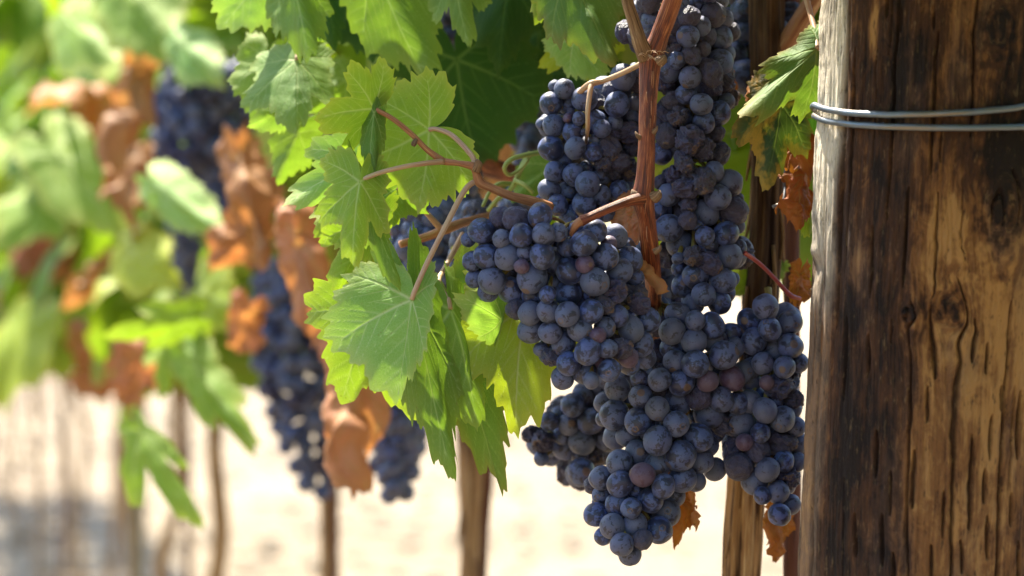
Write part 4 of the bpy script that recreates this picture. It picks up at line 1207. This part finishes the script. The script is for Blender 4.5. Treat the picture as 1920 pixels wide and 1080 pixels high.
def loose_bunch(label, outline_px, d, r_m, n, seed, depth=.03, group="grape bunches in the shade and blur behind"):
    """outline_px: (py, x0, x1) rows; berries are packed over the rows' volume"""
    rs = random.Random(seed)
    rows = sorted(outline_px)
    ys = [q[0] for q in rows]
    rp = r_m * F / d
    wmax = max(q[2] - q[1] for q in rows)
    pts = []
    tries = 0
    while len(pts) < n and tries < n * 1.6:
        tries += 1
        cand = []
        for _c in range(30):      # best of many candidates: an even, closed packing
            py = rs.uniform(ys[0], ys[-1])
            x0 = np.interp(py, ys, [q[1] for q in rows])
            x1 = np.interp(py, ys, [q[2] for q in rows])
            if rs.random() > (x1 - x0) / wmax:
                continue
            u = rs.uniform(-1, 1)
            px = (x0 + x1) / 2 + u * max((x1 - x0) / 2 - rp * .7, 0)
            hw = (x1 - x0) / 2 * d / F
            dz = -math.sqrt(max(0, 1 - u * u)) * min(hw, depth) * rs.uniform(.35, 1)
            p = P(px, py, d + dz)
            near = min([math.hypot(p.x - q.x, p.z - q.z) + .5 * abs(p.y - q.y) for q in pts] or [1])
            cand.append((near, p))
        if cand:
            best = max(cand, key=lambda q: q[0])
            if best[0] > r_m * .6:
                pts.append(best[1])
    R = root("grape_bunch", P((rows[0][1] + rows[0][2]) / 2, ys[0] - 20, d), label, "grape bunch", group)
    o = R.location.copy()
    g = Geo()
    top = Vector((0, 0, 0))
    bot = P((rows[-1][1] + rows[-1][2]) / 2, ys[-1] - 20, d) - o
    mid = P(sum(q[1] + q[2] for q in rows) / (2 * len(rows)), (ys[0] + ys[-1]) / 2, d) - o
    g.tube([top, mid, bot], [.002, .0016, .001], 6, 5)
    g.build("stem", M['rachis'], R)
    for p in pts:
        b = link("berry", rs.choice(ROUND if rs.random() < .85 else WRINK), R, p - o)
        k = r_m * rs.uniform(.88, 1.08)
        b.scale = (k, k, k * rs.uniform(1, 1.06))
        b.rotation_euler = (rs.uniform(0, 6), rs.uniform(0, 6), rs.uniform(0, 6))
    return R


loose_bunch("dark bunch hidden in shade between the front bunch, the cane foot and the lower bunch", [(470, 1150, 1290), (560, 1160, 1320), (650, 1120, 1290), (740, 1090, 1260), (800, 1130, 1230)], 1.33, .0062, 80, 20)
loose_bunch("dark bunch in deep shade behind the pale stalk of the large leaf", [(320, 800, 900), (400, 740, 900), (470, 715, 905), (540, 730, 880), (590, 800, 870)], 1.42, .0060, 90, 21)
loose_bunch("dark bunch left behind the front bunch and below the tendril", [(395, 850, 930), (470, 845, 910), (560, 850, 920), (640, 880, 940), (700, 890, 930)], 1.345, .0060, 40, 22)
loose_bunch("few dark grapes in shade at the top behind the sharp tipped leaf", [(-30, 740, 920), (40, 760, 930), (100, 820, 920), (118, 840, 890)], 1.50, .0066, 40, 23)
loose_bunch("dark bunch in shade left of the small upper bunch", [(190, 980, 1040), (270, 960, 1030), (340, 970, 1030), (400, 930, 1010)], 1.48, .0064, 40, 24)
loose_bunch("long blurred bunch hanging lowest at the far trunk, beside brown leaves", [(485, 480, 565), (560, 468, 620), (650, 468, 665), (720, 480, 668), (800, 508, 650), (870, 528, 632), (930, 565, 620)], 2.25, .0076, 100, 25, .035)
loose_bunch("short blurred bunch below the large pale leaf", [(600, 640, 720), (700, 665, 785), (790, 685, 805), (860, 695, 795), (930, 708, 775)], 1.85, .0068, 95, 26, .03)
loose_bunch("upper blurred bunch at the left with a wide top", [(125, 310, 480), (200, 285, 490), (260, 285, 480), (330, 300, 400), (350, 315, 375)], 2.30, .0074, 95, 27, .035)
loose_bunch("blurred bunch right behind the curled brown leaf", [(300, 360, 440), (360, 380, 450), (420, 390, 450), (470, 395, 430)], 2.30, .0066, 40, 28, .03)
loose_bunch("slim blurred bunch hanging under the upper blurred bunch", [(400, 310, 370), (460, 320, 380), (520, 330, 375), (560, 345, 370)], 2.40, .0066, 40, 29, .03)
loose_bunch("blurred dark bunch far left among yellow leaves", [(525, 140, 200), (580, 150, 200), (640, 155, 190)], 3.4, .0066, 30, 30, .04)
loose_bunch("blurred dark bunch far left above the brown leaf", [(450, 110, 165), (490, 115, 160), (525, 125, 150)], 3.7, .0066, 22, 31, .04)


# ------------------------------------------------------------------ the row of grapevines
FL = []
for k in range(8):
    rs = np.random.RandomState(200 + k)
    v2, fc, ed, ve = leaf_flat(rs, 46, 5, .6, .09, False)
    FL.append((deform(v2, ve, rs, rs.uniform(-30, 5), rs.uniform(-30, 5), rs.uniform(.2, .8), 0, .08, .95, .95), v2, fc, ed))
FD = []
for k in range(5):
    rs = np.random.RandomState(300 + k)
    v2, fc, ed, ve = leaf_flat(rs, 40, 5, .6, .09, False)
    FD.append((deform(v2, ve, rs, rs.uniform(-60, -20), rs.uniform(-60, -20), rs.uniform(.5, 1.2), .6, .14, .8, .8, .3), v2, fc, ed))

KEEP = [   # clear views (x0, y0, x1, y1, depth): no leaf of the mass may stand in front of these
    (280, 110, 560, 960, 2.45), (180, 130, 300, 500, 2.3), (470, 430, 830, 1080, 2.4), (60, 260, 260, 470, 2.5), (440, 0, 760, 130, 1.5), (810, 70, 1000, 300, 1.5), (790, 0, 930, 110, 1.55)]


def foliage_ok(p, dry):
    if p.y < .25:
        return True
    for z in (.84, .88, .92, .96):          # the gap the sun finds to the post's left side
        q = p - Vector((.114, 1.185, z))
        if (q - sdir * q.dot(sdir)).length < .10 and q.dot(sdir) > 0:
            return False
    px, py = proj(p)
    m = .05 * F / p.y
    if px < -2 * m or px > 1920 + 2 * m or py < -2.3 * m:
        return True
    if p.y < 1.42:
        return False
    for (x0, y0, x1, y1, d) in KEEP:
        if x0 - m * 1.1 < px < x1 + m * 1.1 and y0 - m * 2.2 < py < y1 + m * .3 and p.y < d:
            return False
    if p.y < 2.3:
        lim = 420 if px > 1250 else 300 if px > 640 else 60
        if px < 480:
            return False
        if py + m * .6 > lim:
            return False
    return py + m * .6 < (560 if px > 640 else 700)


def leaf_mass(name, protos, n, centre, along, mat, parent, rng, zlo, zhi, size, hw, span):
    V, Q, T3, LU, ED, TI = [], [], [], [], [], []
    off = 0
    cnt = tries = 0
    while cnt < n and tries < n * 12:
        tries += 1
        a = rng.uniform(-span, span)
        side = rng.uniform(-1, 1)
        side = math.copysign(abs(side) ** .6, side)
        z = rng.uniform(zlo, zhi)
        p = Vector(centre) + along * a + Vector((along.y, -along.x, 0)) * side * hw * (1.0 if z < 1.2 else .8)
        p.z = z
        if not foliage_ok(p, False):
            continue
        v, v2, fc, ed = protos[rng.randrange(len(protos))]
        s = size * rng.uniform(.7, 1.2)
        out = Vector((along.y, -along.x, 0)) * side + Vector((0, 0, .55)) + Vector((rng.gauss(0, .5), rng.gauss(0, .5), rng.gauss(0, .4)))
        out.normalize()
        tipd = Vector((rng.gauss(0, .5), rng.gauss(0, .5), -1.0)) + out * .3
        tipd = tipd - out * tipd.dot(out)
        tipd.normalize()
        Rm = np.array(Matrix((tipd, out.cross(tipd), out)).transposed())
        V.append((v * s) @ Rm.T + np.array(p))
        Q.append(fc[0] + off)
        T3.append(fc[1] + off)
        LU.append(np.stack([v2[:, 0] + cnt * 3.7, v2[:, 1], v2[:, 0] * 0], 1))
        ED.append(ed)
        TI.append(np.full(len(v), rng.gauss(0, .45)))
        off += len(v)
        cnt += 1
    if not V:
        return None
    v = np.concatenate(V) - np.array(parent.location)
    me = make_mesh(name, v, [np.concatenate(Q), np.concatenate(T3)], mat, {"luv": np.concatenate(LU), "edge": np.concatenate(ED), "tint": np.concatenate(TI),
                   "vein": np.zeros(len(v))})
    return link(name, me, parent)


ALONG = Vector((-.2175, 1.0, 0)).normalized()
ORD = ["", "second", "third", "fourth", "fifth", "sixth", "seventh", "eighth", "ninth", "tenth", "eleventh", "twelfth", "thirteenth", "fourteenth", "fifteenth", "sixteenth", "seventeenth", "eighteenth", "nineteenth", "twentieth", "twenty-first", "twenty-second", "twenty-third", "twenty-fourth", "twenty-fifth"]


def vine(i):
    rng = random.Random(40 + i)
    d = 1.33 + .65 * i + (.42 if i == -2 else .4 if i < -2 else 0)
    if i == -1:
        return
    x = .392 - .2175 * d + ((-.003, .017, .006)[i] if 0 <= i < 3 else rng.uniform(-.012, .012))
    lab = ("grapevine with shaggy brown trunk right beside the wooden post" if i == 0 else
           "grapevine with a lit tan trunk below the leaf cluster, second from the post" if i == 1 else
           "grapevine with a slim trunk under the long blurred bunch, third from the post" if i == 2 else
           f"{ORD[i]} grapevine along the row from the wooden post, blurred")
    if i < 0:  # unseen vines added to block sky light from the right
        lab = "grapevine continuing the row on the near side of the wooden post, just outside the frame"
    R = root("grapevine", (x, d, 0), lab, "grapevine", "grapevines in a row behind the post")
    r0 = [.0080, .0076, .0070][i] if 0 <= i < 3 else rng.uniform(.006, .010) if i < 9 else rng.uniform(.004, .006)
    top = .84 if i else 1.12
    lean = .009 if i == 0 else rng.uniform(-.02, .02)
    pts = []
    for k in range(9):
        z = top * k / 8
        pts.append(Vector((lean * k / 8 + (rng.gauss(0, .004 if i < 3 else .009) if 0 < k else 0) + (.004 * max(0, k - 5) if i == 0 else 0), rng.gauss(0, .006) if k else 0, z - .01)))
    rr = [r0 * (1.5 if k == 0 else 1 + (.12 if i < 1 else .28) * rng.uniform(-1, 1)) * (1.0 if k < 7 else 1.15) for k in range(9)]
    near = 0 <= i < 3
    g = Geo().tube(pts, rr, 36 if near else 14, 22 if near else 6, .16, 26, .30 if near else .15, seed=60 + i)
    if near:   # shreds of bark peeling off the trunk
        for k in range(70 if i == 0 else 40):
            z = rng.uniform(.45, top)
            a = rng.uniform(0, 6.28)
            kk = z / top * 8
            c = pts[min(int(kk), 7)].lerp(pts[min(int(kk) + 1, 8)], kk - int(kk))
            u = Vector((math.cos(a), math.sin(a), 0))
            L = rng.uniform(.015, .05)
            c = Vector((c.x, c.y, z))
            g.tube([c + u * r0 * .95, c + u * (r0 * 1.12) + Vector((0, 0, -L * .5)), c + u * (r0 * rng.uniform(1.05, 1.5)) + Vector((rng.gauss(0, .002), 0, -L))],
                   [.0009, .0011, .0004], 5, 3)
    g.build("trunk", M['shaded_trunk' if i == 0 else 'trunk'], R)
    arms = Geo()
    for sg in (-1, 1):
        b = pts[-1]
        arms.tube([b, b + Vector((0, 0, .05)) + ALONG * .06 * sg, b + Vector((0, 0, .09)) + ALONG * .18 * sg, b + Vector((0, 0, .09)) + ALONG * .32 * sg], [r0 * .9, r0 * .8, r0 * .7, r0 * .5], 10, 5, .12, 30, seed=i)
    if i:
        arms.build("cordon", M['trunk'], R)
    c = (x, d, 0)
    ZH = 1.6 if i < 2 else 1.3 if i < 5 else 1.5 if i < 9 else 1.75
    n = 230 if i < 2 else (150 if i < 6 else 110)
    leaf_mass("foliage", FL, n if i < 2 else n // 3, c, ALONG, M['leaf'], R, rng, .76 if i > 1 else .86, ZH, .095 if i < 2 else .08, .17 if i < 3 else .23, .38)
    leaf_mass("foliage", FL, n // 3 if i < 2 else int(n * 1.5), c, ALONG, M['lime'], R, rng, .68 if i > 1 else .86, ZH, .085 if i < 2 else .066, .20 if i < 3 else .27, .38)
    if i > 2:
        leaf_mass("yellow_foliage", FL, 24, c, ALONG, M['yellow'], R, rng, .68, 1.3, .085, .26, .38)
    if i > 0:
        leaf_mass("dry_foliage", FD, 30 if i > 2 else 14, c, ALONG, M['dry'], R, rng, .64, .98, .085, .17 if i < 3 else .23, .36)
    return R


for i in range(-4, 16):
    vine(i)


def stake(label, x, d, r, h, mat, lean=0.0, seed=0, name="vine_stake", twist=0.0):
    g = Geo()
    rs = random.Random(seed)
    pts = [Vector((lean * z / h + twist * math.sin(z * 30), twist * math.cos(z * 30), z)) for z in np.linspace(-.01, h, 14)]
    g.tube(pts, [r * rs.uniform(.92, 1.08) for _ in pts], 16, 6, .10, 60, .10, seed=seed)
    o = g.build(name, M[mat], None, (x, d, 0))
    o.location = (x, d, 0)
    o.data.transform(Matrix.Translation((x, d, 0)))
    return tag(o, label, "stake", "thin stakes beside the vines")


def xat(px, d):
    return (px - 960) / F * d


stake("dark red brown stake between the near trunk and the post", xat(1484, 1.36), 1.36, .0042, 1.3, 'stake', 0.0, 1)
stake("thin crooked brown stake right of the lit tan trunk", xat(925, 1.98), 1.98, .0042, .9, 'stake', -.01, 2, twist=.004)
stake("thin dark stake right of the slim far trunk", xat(628, 2.62), 2.62, .0036, 1.2, 'stake', 0, 3)
stake("pale grey stake thicker than the far trunks at the left", xat(258, 4.4), 4.4, .0125, 1.3, 'greystake', 0, 4)
stake("thin brown stake between the pale grey stake and the hanging leaf", xat(352, 3.9), 3.9, .0050, 1.2, 'stake', 0, 5)
stake("thin dark stake at the far left of the row", xat(118, 6.6), 6.6, .008, 1.2, 'stake', 0, 6)


# unseen rows added left and right of the camera to shade the low sky
def neighbours():
    src = [o for o in COL.objects if o.name.startswith("grapevine") and .9 < o.location.y < 60][8:12]
    n = 0
    for off, y0, y1 in ((-2.3, -7.0, 7.5), (2.3, -7.0, 4.5)):
        y = y0
        while y < y1:
            a = src[n % len(src)]
            c = a.copy()
            COL.objects.link(c)
            c.location = (.392 - .2175 * y + off, y, 0)
            c.rotation_euler = (0, 0, PI if n % 2 else 0)
            c["label"] = "grapevine of a neighbouring row, outside the frame of the photograph"
            c["group"] = "grapevines of the neighbouring rows"
            for ch in a.children:
                k = ch.copy()
                COL.objects.link(k)
                k.parent = c
            n += 1
            y += .65


neighbours()
